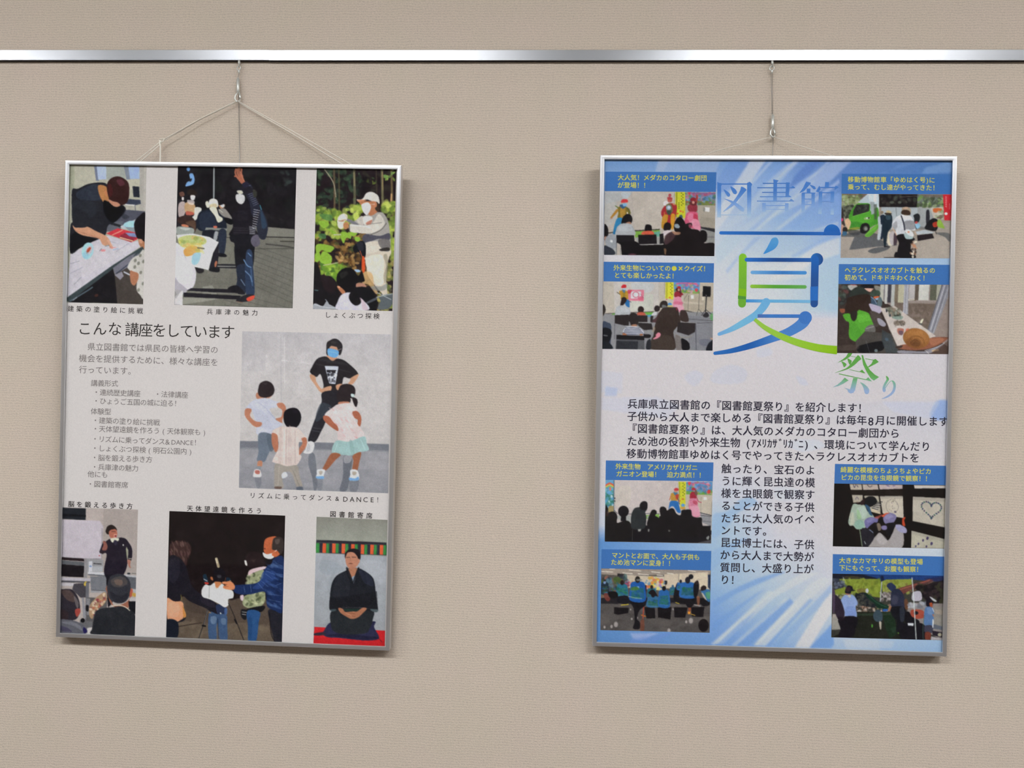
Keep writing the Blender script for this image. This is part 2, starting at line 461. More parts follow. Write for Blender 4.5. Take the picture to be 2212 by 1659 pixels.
class Letters:
    def __init__(s, crop): s.ox, s.oy, s.s = crop; s.V = []; s.F = []; s.n = 0; s.C = []; s.D = []
    def T(s, text, x0, y0, x1, y1, size, col, off=0.0, shadow=None):
        """text set from the centre of its first cell to the centre of its last"""
        n = len(text); c = hx(col)
        d = np.array([x1 - x0, y1 - y0], float); d /= max(np.hypot(*d), 1e-6)
        if n == 1: d = np.array([1.0, 0.012])
        nr = np.array([-d[1], d[0]])
        for i, ch in enumerate(text):
            if ch in ' \u3000': continue
            t = i / (n - 1) if n > 1 else 0
            ctr = np.array([x0 + (x1 - x0) * t, y0 + (y1 - y0) * t])
            g, fs = glyph(ch, 0)
            if ch == '×': g = (g + np.array([0, .026])) * 1.45
            for k_, (bx, by) in enumerate(((0, 0),) if off == 0 else ((-off, off * .6), (off, -off * .6), (off * .8, off * .8), (-off * .8, -off * .8))):
                p = ctr + (g[:, :1] + bx) * size * d - (g[:, 1:] + by) * size * nr
                p = np.array([s.ox, s.oy]) + p / s.s
                s.V.append(p); s.F += [tuple(k + s.n for k in f) for f in fs]; s.n += len(p)
                s.C.append(np.repeat(albedo(c)[None], len(p), 0)); s.D.append(np.full(len(p), k_))
        return s
    def build(s, poster, parent, name='lettering', label=None, dep=0.00380):
        P = np.concatenate(s.V); V = poster.loc_np(P[:, 0], P[:, 1], dep)
        V[:, 1] -= np.concatenate(s.D) * 4e-6
        me = mesh(name, V.tolist(), s.F); set_col(me, np.concatenate(s.C))
        o = link(name, me, M_INK, parent)
        if label: o['label'] = label
        return o

# drawn strokes (the big brush and round characters)
class Strokes:
    def __init__(s, crop, colour): s.ox, s.oy, s.s = crop; s.V = []; s.F = []; s.n = 0; s.C = []; s.D = []; s.col = colour; s.lay = 0
    def _add(s, P, F, col=None):
        P = np.asarray(P, float); c = s.col(P) if col is None else col(P) if callable(col) else np.repeat(hx(col)[None], len(P), 0)
        s.V.append(np.array([s.ox, s.oy]) + P / s.s); s.F += [tuple(k + s.n for k in f) for f in F]; s.n += len(P)
        s.C.append(albedo(c)); s.D.append(np.full(len(P), s.lay)); s.lay += 1
    def poly(s, pts, col=None, smooth=True):
        q = nums(pts)
        if smooth: q = spline(q, 4)
        tr = tessellate_polygon([[Vector((a, b, 0)) for a, b in q]])
        s._add(q, tr, col); return s
    def line(s, pts, w, col=None, cap=True, k=6):
        """pts 'x y ...', w one width or one per point; rounded ends"""
        q = nums(pts); ws = np.array([w] * len(q) if np.isscalar(w) else w, float)
        if len(q) > 2:
            q2 = np.concatenate([q, ws[:, None]], 1); q2 = spline(q2, k, False); q, ws = q2[:, :2], q2[:, 2]
        else:
            t = np.linspace(0, 1, 8)[:, None]; q, ws = q[0] * (1 - t) + q[1] * t, ws[0] * (1 - t[:, 0]) + ws[1] * t[:, 0]
        d = np.gradient(q, axis=0); d /= np.hypot(d[:, 0], d[:, 1])[:, None]; nn = np.stack([-d[:, 1], d[:, 0]], 1)
        A, B = q + nn * ws[:, None] / 2, q - nn * ws[:, None] / 2
        n = len(q); F = [(i, i + 1, n + i + 1, n + i) for i in range(n - 1)]; P = list(A) + list(B)
        if cap:
            for e, sg in ((0, -1), (n - 1, 1)):
                b = len(P); P.append(q[e]); m = 9
                a0 = math.atan2(nn[e][1], nn[e][0])
                for j in range(m):
                    an = a0 - sg * math.pi * j / (m - 1)
                    P.append(q[e] + np.array([math.cos(an), math.sin(an)]) * ws[e] / 2)
                F += [(b, b + 1 + j, b + 2 + j) for j in range(m - 1)]
        s._add(P, F, col); return s
    def disc(s, cx, cy, r, col=None, a0=0, a1=360):
        m = 28; P = [(cx, cy)] + [(cx + r * math.cos(math.radians(a0 + (a1 - a0) * j / m)), cy + r * math.sin(math.radians(a0 + (a1 - a0) * j / m))) for j in range(m + 1)]
        s._add(P, [(0, j + 1, j + 2) for j in range(m)], col); return s
    def build(s, poster, parent, name, label=None, dep=0.00375):
        P = np.concatenate(s.V); D = np.concatenate(s.D)
        V = poster.loc_np(P[:, 0], P[:, 1], dep)
        V[:, 1] -= D * 4e-6
        me = mesh(name, V.tolist(), s.F); set_col(me, np.concatenate(s.C))
        o = link(name, me, M_INK, parent)
        if label: o['label'] = label
        return o

PL = Poster('framed_poster', 'aluminium framed white poster with seven photographs and a grey course list', -0.4956, -0.0184, -0.009, 'aluminium framed library posters')
PR = Poster('framed_poster', 'aluminium framed blue and white poster with a big blue and green title character', 0.3351, -0.0033, 0.0019, 'aluminium framed library posters')
def sheet(p):
    W2 = FWD / 2 - .0035
    me = box_mesh('poster_sheet', -W2, W2, 0.0040, 0.0046, 0.0035, FHT - .0035)
    set_col(me, np.repeat(albedo(hx('d2cdca'))[None], 8, 0))
    return link('poster_sheet', me, M_INK, p.root)
SL = sheet(PL); SR = sheet(PR)
SL['label'] = 'white poster paper'; SR['label'] = 'blue and white poster paper'

# ------------------------------------------------------------------ photographs printed on the left poster
def photo(poster, sheet_, pr, label, **k): pr.build(poster, sheet_, 'photo_print', label, **k)

# man in black bending over a table with a child
p = Print((140, 350, 5.027), '50,25 888,40 850,1546 12,1524', 'b3b2a0')
p.Q('a3a58e', '50,25 110,25 100,300 50,300').Q('bdb9a8', '100,40 320,40 340,220 110,260', .5)
p.Q('727a90', '318,40 350,40 372,205 340,205').Q('b0bfdd', '345,42 450,42 450,190 362,190').Q('a2a8a0', '450,42 640,42 660,200 450,200').Q('7e8694', '640,42 690,42 715,190 668,190').Q('9fb4df', '690,45 810,45 810,182 708,182')
p.Q('c3bfae', '450,190 815,190 815,300 450,300', .7).Q('aeaaa2', '812,40 890,45 872,620 815,600').Q('c0bcb4', '862,40 888,40 870,600 855,600', .6)
p.Q('262a34', '735,262 808,268 812,385 745,378').Q('3a4152', '640,440 700,402 820,412 826,455 770,468 640,458').Q('b4b2a4', '645,468 812,468 812,528 650,515').L('dcdcd8', 12, '660,462 760,470').L('60656c', 8, '762,470 768,530')
p.Q('50525e', '600,512 872,535 870,640 560,700 480,680').P('31333c', '600,560 660,570 700,600 640,620', .7).Q('63666f', '480,650 640,640 600,740 440,760')
p.L('23262b', 26, '500,665 600,695').Q('bcc4ca', '600,700 860,580 875,570 875,700 640,730').P('a3cddb', '640,672 700,640 760,645 770,700 700,712 650,704').Q('87949c', '650,705 760,712 790,770 700,745')
p.Q('c9c5cd', '60,1000 340,842 470,798 720,870 830,850 830,912 520,1128 22,1475').Q('d3cfd2', '120,1050 340,900 600,900 760,920 480,1100 200,1250', .4)
p.Q('c93a44', '446,776 575,720 792,772 790,838 722,872').Q('7d3140', '600,800 650,770 780,820 722,868 590,824', .8).Q('8090b8', '655,768 760,770 785,818 700,806').L('e9c69a', 11, '600,820 735,857').L('e9a088', 10, '515,792 625,742').L('a8304a', 8, '640,800 760,835')
p.Q('3c474a', '15,1500 15,1478 520,1120 838,918 862,950 530,1170 40,1522').Q('1a191d', '40,1524 525,1160 560,1300 575,1536').Q('46403c', '540,1215 700,1100 860,1000 856,1546 570,1536').Q('757480', '522,1150 700,1020 862,950 850,985 720,1090 690,1140 545,1222')
p.L('52616a', 14, '60,1510 240,1400 300,1360').L('8c969c', 10, '90,1500 130,1470').P('5c3328', '320,1450 350,1430 365,1450 340,1465', .6).Q('94919b', '540,1225 620,1190 640,1240 600,1280').L('b8bcc4', 16, '645,1195 705,1225').L('2a3446', 9, '560,1210 700,1105')
p.L('8f8f9c', 5, '60,1105 160,1075').L('8f8f9c', 5, '100,1330 180,1250').L('9a9aa8', 5, '60,1210 200,1140').L('a6a6b2', 5, '560,970 700,880').L('a6a6b2', 5, '480,860 560,880')
# man
p.P('24252b', '80,300 140,290 250,240 370,222 455,240 480,340 520,420 645,478 652,545 560,640 470,690 442,790 360,842 200,905 62,992 60,700 85,640 75,480')
p.P('333a48', '130,330 250,262 350,240 380,300 400,400 300,420 150,400', .7).P('2c3038', '100,420 300,430 340,560 200,640 90,600', .6)
p.P('b57e50', '358,268 395,248 455,272 480,330 470,430 425,440 380,370').P('c08058', '430,320 455,310 470,345 450,375')
p.P('36201f', '458,240 500,178 570,155 635,175 690,228 702,330 680,430 620,468 545,440 485,400 462,330').P('6a3844', '560,200 620,190 650,240 600,260', .6).P('541f22', '470,260 500,240 520,330 490,380', .5)
p.P('c18b72', '468,402 520,425 575,440 602,470 560,488 500,462').P('101014', '420,425 470,430 545,488 620,478 645,530 560,640 500,650 430,560')
p.P('c99678', '88,688 160,708 240,700 335,748 430,792 478,835 505,895 522,935 500,938 470,902 440,910 405,890 372,835 280,812 180,792 112,745').L('b57f66', 8, '120,745 260,790 380,830').L('d6a68c', 22, '470,850 500,900 515,932')
p.P('25272d', '90,500 250,560 262,640 240,702 160,712 92,690')
p.Q('141519', '62,800 110,760 200,800 350,840 60,990')
# child at the right and things on the table
p.P('19161a', '752,700 762,640 800,592 878,560 880,860 850,905 820,850 780,815').P('b07a5a', '800,835 850,855 868,880 862,945 812,905').P('c8967a', '808,840 840,842 840,880 815,880').Q('3c474a', '780,980 845,915 865,960 740,1030')
p.P('c9c6bf', '682,1130 735,1045 800,1010 866,975 866,1460 815,1440 778,1380 782,1240 700,1175')
for x, y in ((765, 1070), (800, 1100), (760, 1140), (855, 1080), (820, 1015), (825, 1200), (850, 1320), (800, 1390)): p.E('77766a', x, y, 15, 20, 20, .8)
p.P('ad765a', '708,1185 750,1190 800,1215 790,1290 752,1342 715,1300')
p.E('a9d4de', 248, 965, 62, 92, 12).E('c5c3cb', 262, 955, 34, 52, 20).P('b2503a', '238,960 265,925 285,935 262,975 235,995').E('8fbfd0', 225, 1010, 35, 40, 0, .6)
p.E('ea8f93', 415, 960, 26, 13).E('d98a90', 520, 930, 40, 7, 0, .6).L('6a7c86', 6, '440,915 480,905').L('8aa8c8', 6, '520,955 580,940').L('6a6a78', 5, '378,965 400,940')
photo(PL, SL, p, 'photograph of a person in black leaning over a table beside a child')

# man with raised arm on a paved square
p = Print((370, 350, 4.879), '70,40 1320,62 1279,1541 33,1505', '1c1a1e')
p.N('80,50 1310,50 1300,690 70,640', '26262a 2c2a2e 18181b 222724', 60, 20, 60, 5, 1.6, .5)
p.E('6d9bd0', 180, 75, 18, 22).P('7aa5d8', '190,130 225,120 245,175 235,230 190,250 150,255 165,215 200,190').E('24242a', 205, 190, 10, 20, 30).N('1160,80 1250,80 1250,240 1160,240', '4a5258 3a4240 2c3030', 10, 8, 20, 6)
p.Q('77766c', '30,760 500,640 600,640 1020,685 1300,708 1279,1541 33,1505').Q('84837a', '1020,690 1298,712 1296,800 1000,790', .7).Q('6c6b64', '880,830 1290,850 1280,1541 880,1541', .5).Q('6a6961', '240,1120 700,1120 700,1320 240,1320', .4)
for i in range(14):
    y = 880 + i * 52; p.L('4c4b47', 4.5, f'{860 if y < 1300 else 560},{y} 1290,{y + 150 + i * 6}', .7)
for i in range(10): p.L('55544f', 4, f'{560+i*85},{930+i*8} {330+i*95},{1540}', .4)
for i in range(5): p.L('5a5953', 4, f'250,{1150+i*55} 700,{1175+i*60}', .4)
p.L('2b2a2a', 10, '1000,790 1290,795').L('3a3937', 16, '1000,865 1180,885 1290,905', .7).L('34332f', 10, '1150,835 1290,838').L('3c3b38', 8, '880,915 1290,912', .6).L('46433f', 8, '580,795 650,800')
p.L('9aa0a0', 15, '450,60 447,400').L('60666a', 4, '458,60 455,400')
# group at the left
p.P('26242a', '70,420 140,420 260,480 250,740 60,700').P('b9a9a6', '80,440 140,420 150,520 110,590 75,560').P('6a4a40', '85,325 125,312 140,350 100,365').P('e2dad6', '112,372 132,372 130,402 112,400').P('c2a078', '150,430 240,440 255,530 200,560 145,520').P('dcd0cc', '170,400 240,410 235,450 180,440', .8)
p.P('2b2320', '170,300 225,285 268,320 262,348 178,345').P('e4dcda', '205,352 250,355 240,400 208,395').P('b86050', '160,520 230,530 235,555 160,560').P('d8d8d0', '250,480 320,495 260,610 195,600 240,560').P('3a2a28', '70,590 180,560 250,620 245,690 90,650').P('5a4438', '150,640 250,620 250,740 225,690').E('c98060', 145, 672, 40, 14, 10)
p.P('99a09a', '55,690 110,680 230,700 235,750 180,765 55,755').P('dfe3e0', '80,690 200,700 150,720', .5)
p.P('202632', '280,560 330,510 420,500 470,520 560,560 580,640 560,720 330,730 270,680').P('28303f', '300,560 400,520 460,600 470,700 320,710').P('ddd9c6', '360,430 385,412 405,470 375,480').P('e6e3d6', '400,405 440,385 485,405 492,470 440,475 400,460').P('cdbf98', '405,450 470,440 480,480 420,485', .8).P('e0dcc6', '400,485 470,480 500,560 540,590 535,620 490,635 460,570')
p.P('b98a68', '500,450 560,445 555,480 520,490').P('ccd0d0', '515,450 560,448 555,475 530,478').P('1b1a20', '500,440 560,430 540,448 505,455').P('8e8a84', '500,500 560,490 600,530 640,600 560,580 510,540').L('d8d8cc', 6, '500,500 540,530').P('101016', '560,585 650,610 640,660 580,640')
p.Q('8a8f88', '365,690 590,700 585,722 355,718').P('c9705a', '445,675 480,675 480,695 450,698').P('20222c', '340,725 480,730 490,880 470,1090 400,1110 370,900 330,800').P('c0c4c6', '460,735 490,740 480,820 445,815', .8).P('2a3140', '500,730 580,730 560,960 510,980').P('17171d', '490,960 570,970 580,1000 500,995').P('24222a', '430,900 500,860 480,1130 420,1120').E('a86a50', 470, 1075, 14, 34, 10)
p.P('1a1a1e', '400,1120 500,1110 500,1160 410,1150').P('28262a', '250,1100 330,1110 340,1160 280,1170')
p.Q('23232a', '480,1075 700,1078 700,1120 470,1118').L('8e8f88', 10, '490,1098 690,1100')
# map and white bag
p.Q('e6e7e1', '55,768 230,755 400,790 500,845 440,960 392,1138 200,1095 95,900').P('b7bf72', '80,800 200,770 350,800 360,860 250,880 130,900 80,860', .85).P('d99b4a', '130,930 200,880 290,900 290,950 210,985 150,990', .9).P('e3c070', '110,880 250,850 330,880 320,950 220,940', .5).P('9ac5e4', '230,970 310,960 280,1070 215,1075', .9).L('6a6a58', 14, '280,905 345,912').N('90,790 350,790 350,960 120,960', 'a8b860 d8c860 88a058 e8b070', 22, 8, 22, 9, 1.5, .6).P('f0f0ee', '400,840 470,860 420,980 380,1090 340,1000', .6)
p.P('d9d5dc', '35,870 110,900 150,1010 230,1080 262,1170 245,1290 185,1352 110,1340 60,1290 35,1200').P('e6e2e6', '60,1000 150,1040 220,1130 200,1250 120,1280 60,1180', .6).P('b2aeb6', '40,1220 80,1270 170,1350 100,1400 40,1360').Q('d8d4d4', '35,1420 120,1350 120,1510 33,1505').Q('a8a6a6', '35,1340 110,1350 50,1440 35,1430', .7)
p.Q('9f9e92', '330,1315 430,1300 470,1360 480,1400 330,1380', .7).Q('a5a498', '125,1430 510,1440 350,1470 120,1500', .7)
p.Q('232128', '210,1328 600,1340 770,1380 760,1395 160,1355').Q('222027', '130,1375 450,1395 740,1410 700,1450 130,1420').L('8a8980', 7, '200,1368 700,1386')
# the man
p.P('292c38', '880,470 940,480 1000,590 1020,690 990,810 930,800 900,700').P('2f4258', '940,490 990,600 1005,680 960,700 945,600', .8).L('4a90a0', 8, '935,455 950,500')
p.P('1d1b22', '640,560 690,520 760,400 880,380 930,450 920,560 890,700 900,780 620,780 650,680').P('282a38', '780,220 840,240 870,300 900,400 930,470 890,560 850,560 820,420 770,300')
for i in range(11): p.L('9aa0b8', 4, f'{775+i*9},{262+i*20} {838+i*8},{246+i*19}', .8)
for i in range(9): p.L('e4e4ea', 5, f'{870-i*2},{500+i*24} {930-i*5},{512+i*24}', .9)
for i in range(6): p.L('c4c6cc', 5, f'{822+i},{680+i*15} {890-i*2},{692+i*13}', .9)
for i in range(6): p.L('585a60', 3, f'{655},{690+i*14} {810},{694+i*14}', .6)
for i in range(6): p.L('46464e', 3, f'{700},{520+i*18} {800},{518+i*18}', .6)
p.P('23222a', '690,300 720,270 790,250 850,270 860,320 780,340 700,345').P('c9c7b8', '690,305 740,300 755,330 715,338').P('cfcfcf', '682,345 760,345 775,400 740,445 690,415').P('3a3a34', '860,290 900,310 900,360 870,370')
p.P('a8664f', '672,130 690,150 720,140 750,130 765,180 780,215 745,232 715,200 690,170')
for a in ('690,150 674,112 682,72', '706,140 694,100 704,64', '722,136 714,96 722,60', '738,134 738,100 742,72', '705,170 684,152 670,150'): p.L('a8664f', 17, a)
p.L('c88a70', 8, '728,100 745,150 765,200', .8)
p.P('28283a', '745,230 800,205 820,250 770,270')
p.P('1a1a20', '640,770 900,770 880,900 860,1100 790,1120 690,1130 665,950 665,860 625,830').P('5e5a68', '850,790 910,765 935,860 880,895 840,850').P('262d3c', '690,1100 790,1080 790,1200 780,1390 680,1350 695,1240').P('2e3c55', '790,950 850,940 860,1090 870,1200 875,1400 800,1420 780,1250')
p.L('6f93bb', 11, '765,1030 800,1090 840,1110', .9).L('6a8cb5', 10, '810,960 840,990', .9).L('7d9cc0', 12, '780,1150 830,1200 850,1260', .7).L('90a8c8', 9, '735,1240 775,1300', .7).L('5c7ca8', 14, '840,1130 855,1300', .5)
p.P('1d1c22', '600,1325 690,1300 775,1380 740,1390 620,1365').P('24242a', '690,1450 780,1400 870,1400 865,1440 800,1470 700,1475').P('d4513f', '800,1430 875,1405 870,1440 820,1468 795,1455').L('8a7060', 8, '690,1470 750,1482')
photo(PL, SL, p, 'photograph of a man raising an arm before a group on a paved square')

# man in a cap among plants in a wood
p = Print((660, 360, 4.879), '118,15 957,24 915,1522 78,1500', '241c20')
p.N('120,25 600,25 600,500 110,560', '2c3a2c 33483a 1d2420 3d5340 26302a 4a6448', 150, 8, 24, 11, 1.8, .75).N('600,25 955,25 950,330 600,330', '2a2226 33302a 1c181c', 40, 10, 30, 12)
for x, w_, c in ((512, 26, '6a6a50'), (350, 18, '54503a'), (805, 24, '7d7a58'), (745, 14, '463c34'), (905, 22, '7a6a48'), (300, 20, '6b5a44')): p.L(c, w_, f'{x},30 {x+6},300 {x+(12 if x>700 else 4)},560', .8, False)
p.L('9c937c', 10, '200,28 260,110 300,190 320,320').L('b0a078', 12, '512,60 516,200', .6).L('c8a070', 16, '905,290 900,400').L('a89060', 10, '812,60 815,240', .7).E('e8f0ea', 921, 33, 10, 5, 20)
p.N('820,60 940,60 940,160 820,160', '8aa848 6f9450 a0b85a', 14, 7, 14, 13).N('640,110 780,110 780,180 640,180', '6a7c38 3a4c30', 8, 6, 12, 14)
p.N('110,420 340,480 470,430 610,420 610,560 480,720 330,760 110,760', '8aa03c a9bd50 6c8834 c6d468 4c6a34 93ab44', 130, 14, 34, 15, 1.4).N('780,380 945,380 935,1000 880,900 880,560', '93aa44 b8c858 6b8638 c9d46a 7a8a48', 80, 14, 30, 16, 1.4)
p.N('110,720 640,720 700,1250 330,1240 110,1010', '5a4428 7a5a34 3a2c22 8c6c3c b48c50 4c5430', 230, 8, 26, 17, 1.7).N('330,900 560,900 560,1040 330,1000', '9c7a48 c09c64 6c4c2c 3e3020', 50, 7, 18, 18)
p.N('160,1020 420,1030 400,1130 330,1200 160,1120', '8cb03c a6c84c 6c9430 4c7430', 60, 12, 28, 19, 1.4).N('800,1020 925,1020 920,1515 760,1515', '8c8c44 b4a860 5c6c34 7c8c44 d0c078 6a6a50', 80, 12, 28, 20, 1.4)
p.Q('171418', '610,110 680,110 690,260 600,320 560,400 540,380 560,200', .5)
for s_ in ('110,830 180,815 300,850 250,905 170,880 120,930', '150,960 190,890 270,940 275,1000 245,1035 160,1010', '100,920 150,910 150,980 105,1010', '230,650 320,690 300,720', '150,570 230,580 245,620 190,650 140,600', '380,690 450,700 480,760 430,750 400,810 370,740', '450,690 545,700 500,735', '520,740 575,750 560,790 525,780'): p.P('7fae3a', s_).P('a9c650', s_, .35)
p.P('54824a', '150,500 270,510 280,570 220,565 170,540', .8).P('4c7c4c', '140,710 210,710 210,760 150,750', .8).L('c0bcb0', 10, '300,718 370,716').L('c0b898', 8, '190,1040 340,1012')
# man
p.P('cfc5b4', '560,900 640,800 780,800 900,880 880,960 860,1050 850,1200 860,1300 860,1420 800,1330 720,1240 650,1130 640,1000').P('e3dac8', '640,960 800,930 830,1080 820,1230 740,1240 700,1120 650,1080').P('8f8870', '820,940 860,930 870,1080 840,1230 820,1150 850,1050', .6).P('d6b27c', '610,1110 700,1130 720,1240 760,1320 740,1340 660,1240 600,1230', .8)
p.P('a8a49e', '470,610 610,520 760,480 830,500 880,620 890,880 780,880 640,910 610,780 640,700 560,690 470,680').P('d2cdc2', '470,605 600,620 700,600 770,500 830,570 820,640 700,700 560,700 468,680').P('c6c0b6', '540,560 600,520 610,610 560,600').P('e6ddd2', '610,530 700,530 690,600 620,610')
p.P('50505c', '600,740 640,710 780,730 880,700 885,770 780,760 640,800 605,780').P('d8cfc0', '640,800 780,790 790,870 660,920 630,880').P('6a6666', '770,770 880,770 885,880 790,850', .8).P('34302e', '780,870 870,850 885,885 800,890')
p.L('6a6660', 12, '680,720 790,670 850,600', .8).L('7a766e', 9, '640,610 720,600 800,590', .6).L('e8e2d8', 14, '480,620 600,625 680,640', .8).L('5a564e', 8, '460,610 465,690').P('77767c', '420,545 480,560 560,610 500,605 430,570')
p.P('e5dcd0', '345,530 395,495 440,510 435,560 410,580 410,620 380,655 345,640 335,590').L('c09878', 10, '385,565 425,560').P('b88258', '400,600 445,585 455,640 410,660').L('a87850', 8, '350,570 400,575').L('e8c8b0', 14, '420,505 435,540')
p.P('d9d4cc', '540,345 600,340 640,280 700,266 760,300 778,350 776,392 720,375 640,345 570,372').P('c98c68', '545,352 640,350 620,362 565,376').P('b87a58', '575,370 720,365 770,400 760,470 700,515 660,500 580,400').P('3c3028', '740,370 775,400 775,470 735,450').P('ece4e2', '595,395 660,378 690,430 650,508 610,480 592,430').E('c08060', 735, 400, 18, 30).L('d8c4b8', 5, '680,400 730,395')
p.P('a85a44', '640,590 700,560 690,600 650,612', .7).P('181a20', '500,850 560,790 610,785 635,840 630,950 590,960 560,900 520,910').P('2a2c34', '540,800 600,800 610,880 560,880').P('d5562e', '598,950 622,960 628,1080 608,1120 592,1060').L('b86040', 8, '575,890 600,960')
p.P('8c8f8c', '700,1260 800,1260 860,1230 850,1290 780,1310 700,1290', .7).P('5c6468', '780,1370 920,1340 920,1440 860,1500 760,1500 790,1420').L('9ca4a4', 10, '640,1430 740,1380 915,1340').L('a8b0b4', 8, '760,1330 900,1400')
# children seen from behind
p.P('1a181c', '95,1020 150,1080 170,1160 250,1150 320,1210 350,1330 340,1490 80,1475').P('281c20', '165,1150 250,1160 310,1220 300,1320 200,1300', .6).P('a6aab0', '100,1440 180,1470 220,1420 250,1450 330,1490 330,1505 80,1500').L('c4c8cc', 9, '90,1450 200,1480 300,1490').L('a0a8b0', 7, '210,1400 240,1440 240,1480').L('5c7c7c', 8, '95,1300 130,1305')
p.P('131216', '325,1180 350,1110 420,1066 500,1080 555,1150 590,1100 615,1160 620,1210 560,1220 520,1290 440,1330 380,1300 335,1240').P('a3c0e0', '515,1085 560,1085 580,1105 540,1112').P('2e302c', '360,1130 430,1100 440,1140 380,1180', .6)
p.P('b87a58', '330,1260 370,1270 420,1320 400,1350 360,1310').E('d8a080', 352, 1268, 14, 10, 30).P('b48470', '540,1230 610,1230 640,1270 540,1275')
p.P('16161a', '520,1275 640,1270 720,1330 760,1450 700,1515 600,1400 530,1330').P('6a7078', '640,1430 740,1380 750,1400 650,1445', .7)
p.P('d0cedb', '340,1420 380,1350 450,1325 520,1340 600,1400 665,1510 338,1508').P('17161a', '455,1370 480,1320 520,1310 580,1380 580,1440 530,1465 480,1430').P('c8a8b0', '570,1380 620,1420 660,1505 600,1505 590,1440', .5)
photo(PL, SL, p, 'photograph of a man in a white cap pointing among green plants')

# dancing lesson
p = Print((500, 710, 4.366), '102,24 1503,54 1479,1553 70,1501', 'c3bfc0')
p.G(0, 'c0bdbf', .3, 'c8c4c3', .69, 'c6c2c0', .7, 'c6c2c0', 1, 'c6c2c0').Q('bbb8ba', '100,24 330,30 320,400 100,400', .5).L('b4b1b3', 14, '465,60 470,700', .5, False).L('b8b5b6', 12, '1040,60 1045,600', .4, False).L('dedbda', 8, '500,80 500,560', .5).L('d8d6d6', 8, '470,300 760,330', .5)
p.Q('777a82', '78,1058 1488,1088 1485,1150 75,1140').Q('8a8c92', '78,1120 1486,1150 1485,1170 75,1150').Q('9a9a9f', '75,1135 1485,1160 1479,1553 70,1501').Q('8b8c92', '70,1300 1482,1330 1479,1553 70,1501', .55).N('80,1170 1480,1190 1470,1540 80,1490', 'aaa9ad 8f9096 a2a1a6', 50, 20, 60, 21, 2.5, .35, 5)
p.P('686d76', '735,1180 780,1180 800,1290 810,1480 780,1530 760,1400 725,1280', .8).P('5f646e', '1060,1200 1140,1200 1110,1450 1080,1530 1020,1525 1050,1400', .75).P('c8c6c8', '1065,1200 1135,1200 1120,1260 1065,1265', .5).P('6a6f78', '1120,1430 1200,1430 1180,1535 1120,1530', .6).P('70757e', '815,1410 860,1410 850,1520 810,1510', .5).P('747880', '220,1400 280,1400 270,1500 240,1500', .6)
# teacher
p.P('c79578', '905,250 990,240 990,300 950,310 905,290').P('29262a', '893,200 900,140 950,98 1000,100 1045,150 1042,210 1020,252 990,200 960,170 930,170 910,250 895,235').P('c4957c', '912,190 940,165 990,170 1005,215 985,255 920,230').P('2c282a', '900,130 960,110 990,170 940,160 910,200').P('4a4648', '935,120 1000,125 960,145', .4)
p.P('6da8dc', '912,188 960,192 1010,212 1004,255 975,274 920,258 905,225').L('90c0e8', 5, '920,215 1000,232').L('b8a8a8', 4, '1000,205 1035,190')
p.P('262327', '808,285 890,262 950,305 1000,282 1080,310 1196,425 1122,470 1060,460 1040,540 1010,600 860,600 870,540 840,430 800,455 742,412 760,360').Q('3e3d42', '820,270 1100,330 1100,350 810,300', .35).L('5a5a5e', 4, '790,330 1120,410', .5)
p.Q('c7ccd8', '880,352 1010,356 980,522 922,518').Q('26242a', '895,388 990,390 980,420 900,412').N('895,392 990,392 975,500 915,500', '1c1c22 dde0e8 3a3a42', 18, 7, 16, 22, 1.2, .9).Q('cfd4de', '930,455 965,455 958,500 935,500').Q('2a2830', '945,470 965,472 955,505 940,500', .7)
p.P('c99a7c', '742,430 790,450 800,500 850,570 880,575 870,608 830,590 780,520 745,470').P('c99a7c', '850,570 930,540 945,560 920,610 860,606').L('b08060', 6, '880,590 940,590').P('c99a7c', '1195,428 1190,460 1140,525 1100,520 1120,490 1125,465').P('c99a7c', '985,535 1040,520 1050,550 1000,580')
p.P('25242a', '860,600 1010,590 1030,700 940,760 880,900 850,960 790,1066 722,1058 770,900 810,800 850,690').P('3a424c', '850,700 940,730 900,800 800,880 800,800', .7).L('48444a', 5, '770,935 850,945').L('4a4a50', 5, '760,960 840,975')
p.P('d8d6d6', '720,1068 775,1070 780,1120 750,1175 680,1172 695,1140').P('8a9098', '725,1080 745,1120 735,1160 705,1160', .35)
# child in white at the left
p.P('ba8166', '245,600 375,620 350,655 245,665').P('2b2326', '252,570 270,515 325,492 380,515 405,570 390,625 330,650 270,640 250,605').P('3f383c', '290,510 340,505 320,530', .5)
p.P('c5c8d6', '135,752 200,680 260,660 330,655 400,680 450,700 430,740 360,760 420,850 480,900 440,935 430,1000 370,1000 240,995 240,900 220,860 190,770').P('b4b8c8', '200,770 300,780 380,900 350,960 260,900', .45).L('a2a8bc', 5, '340,770 430,870').L('b0b4c4', 5, '260,700 340,760')
p.P('b87c62', '135,755 190,762 175,820 220,870 285,885 275,920 225,925 180,890 127,820').P('b87c62', '430,705 480,700 512,740 505,800 480,860 475,888 415,852 470,830 478,770 440,740')
p.P('6b7684', '258,990 380,1000 385,1100 340,1200 310,1255 240,1245 255,1160').P('58636f', '330,1000 390,1010 400,1130 360,1150', .7).P('bc8468', '250,1250 290,1250 285,1300 245,1300').P('8a9098', '240,1300 280,1300 270,1330 240,1330').P('e2dcdc', '222,1330 270,1335 278,1395 215,1400 205,1380').P('b06458', '225,1335 265,1340 262,1370 225,1365', .9)
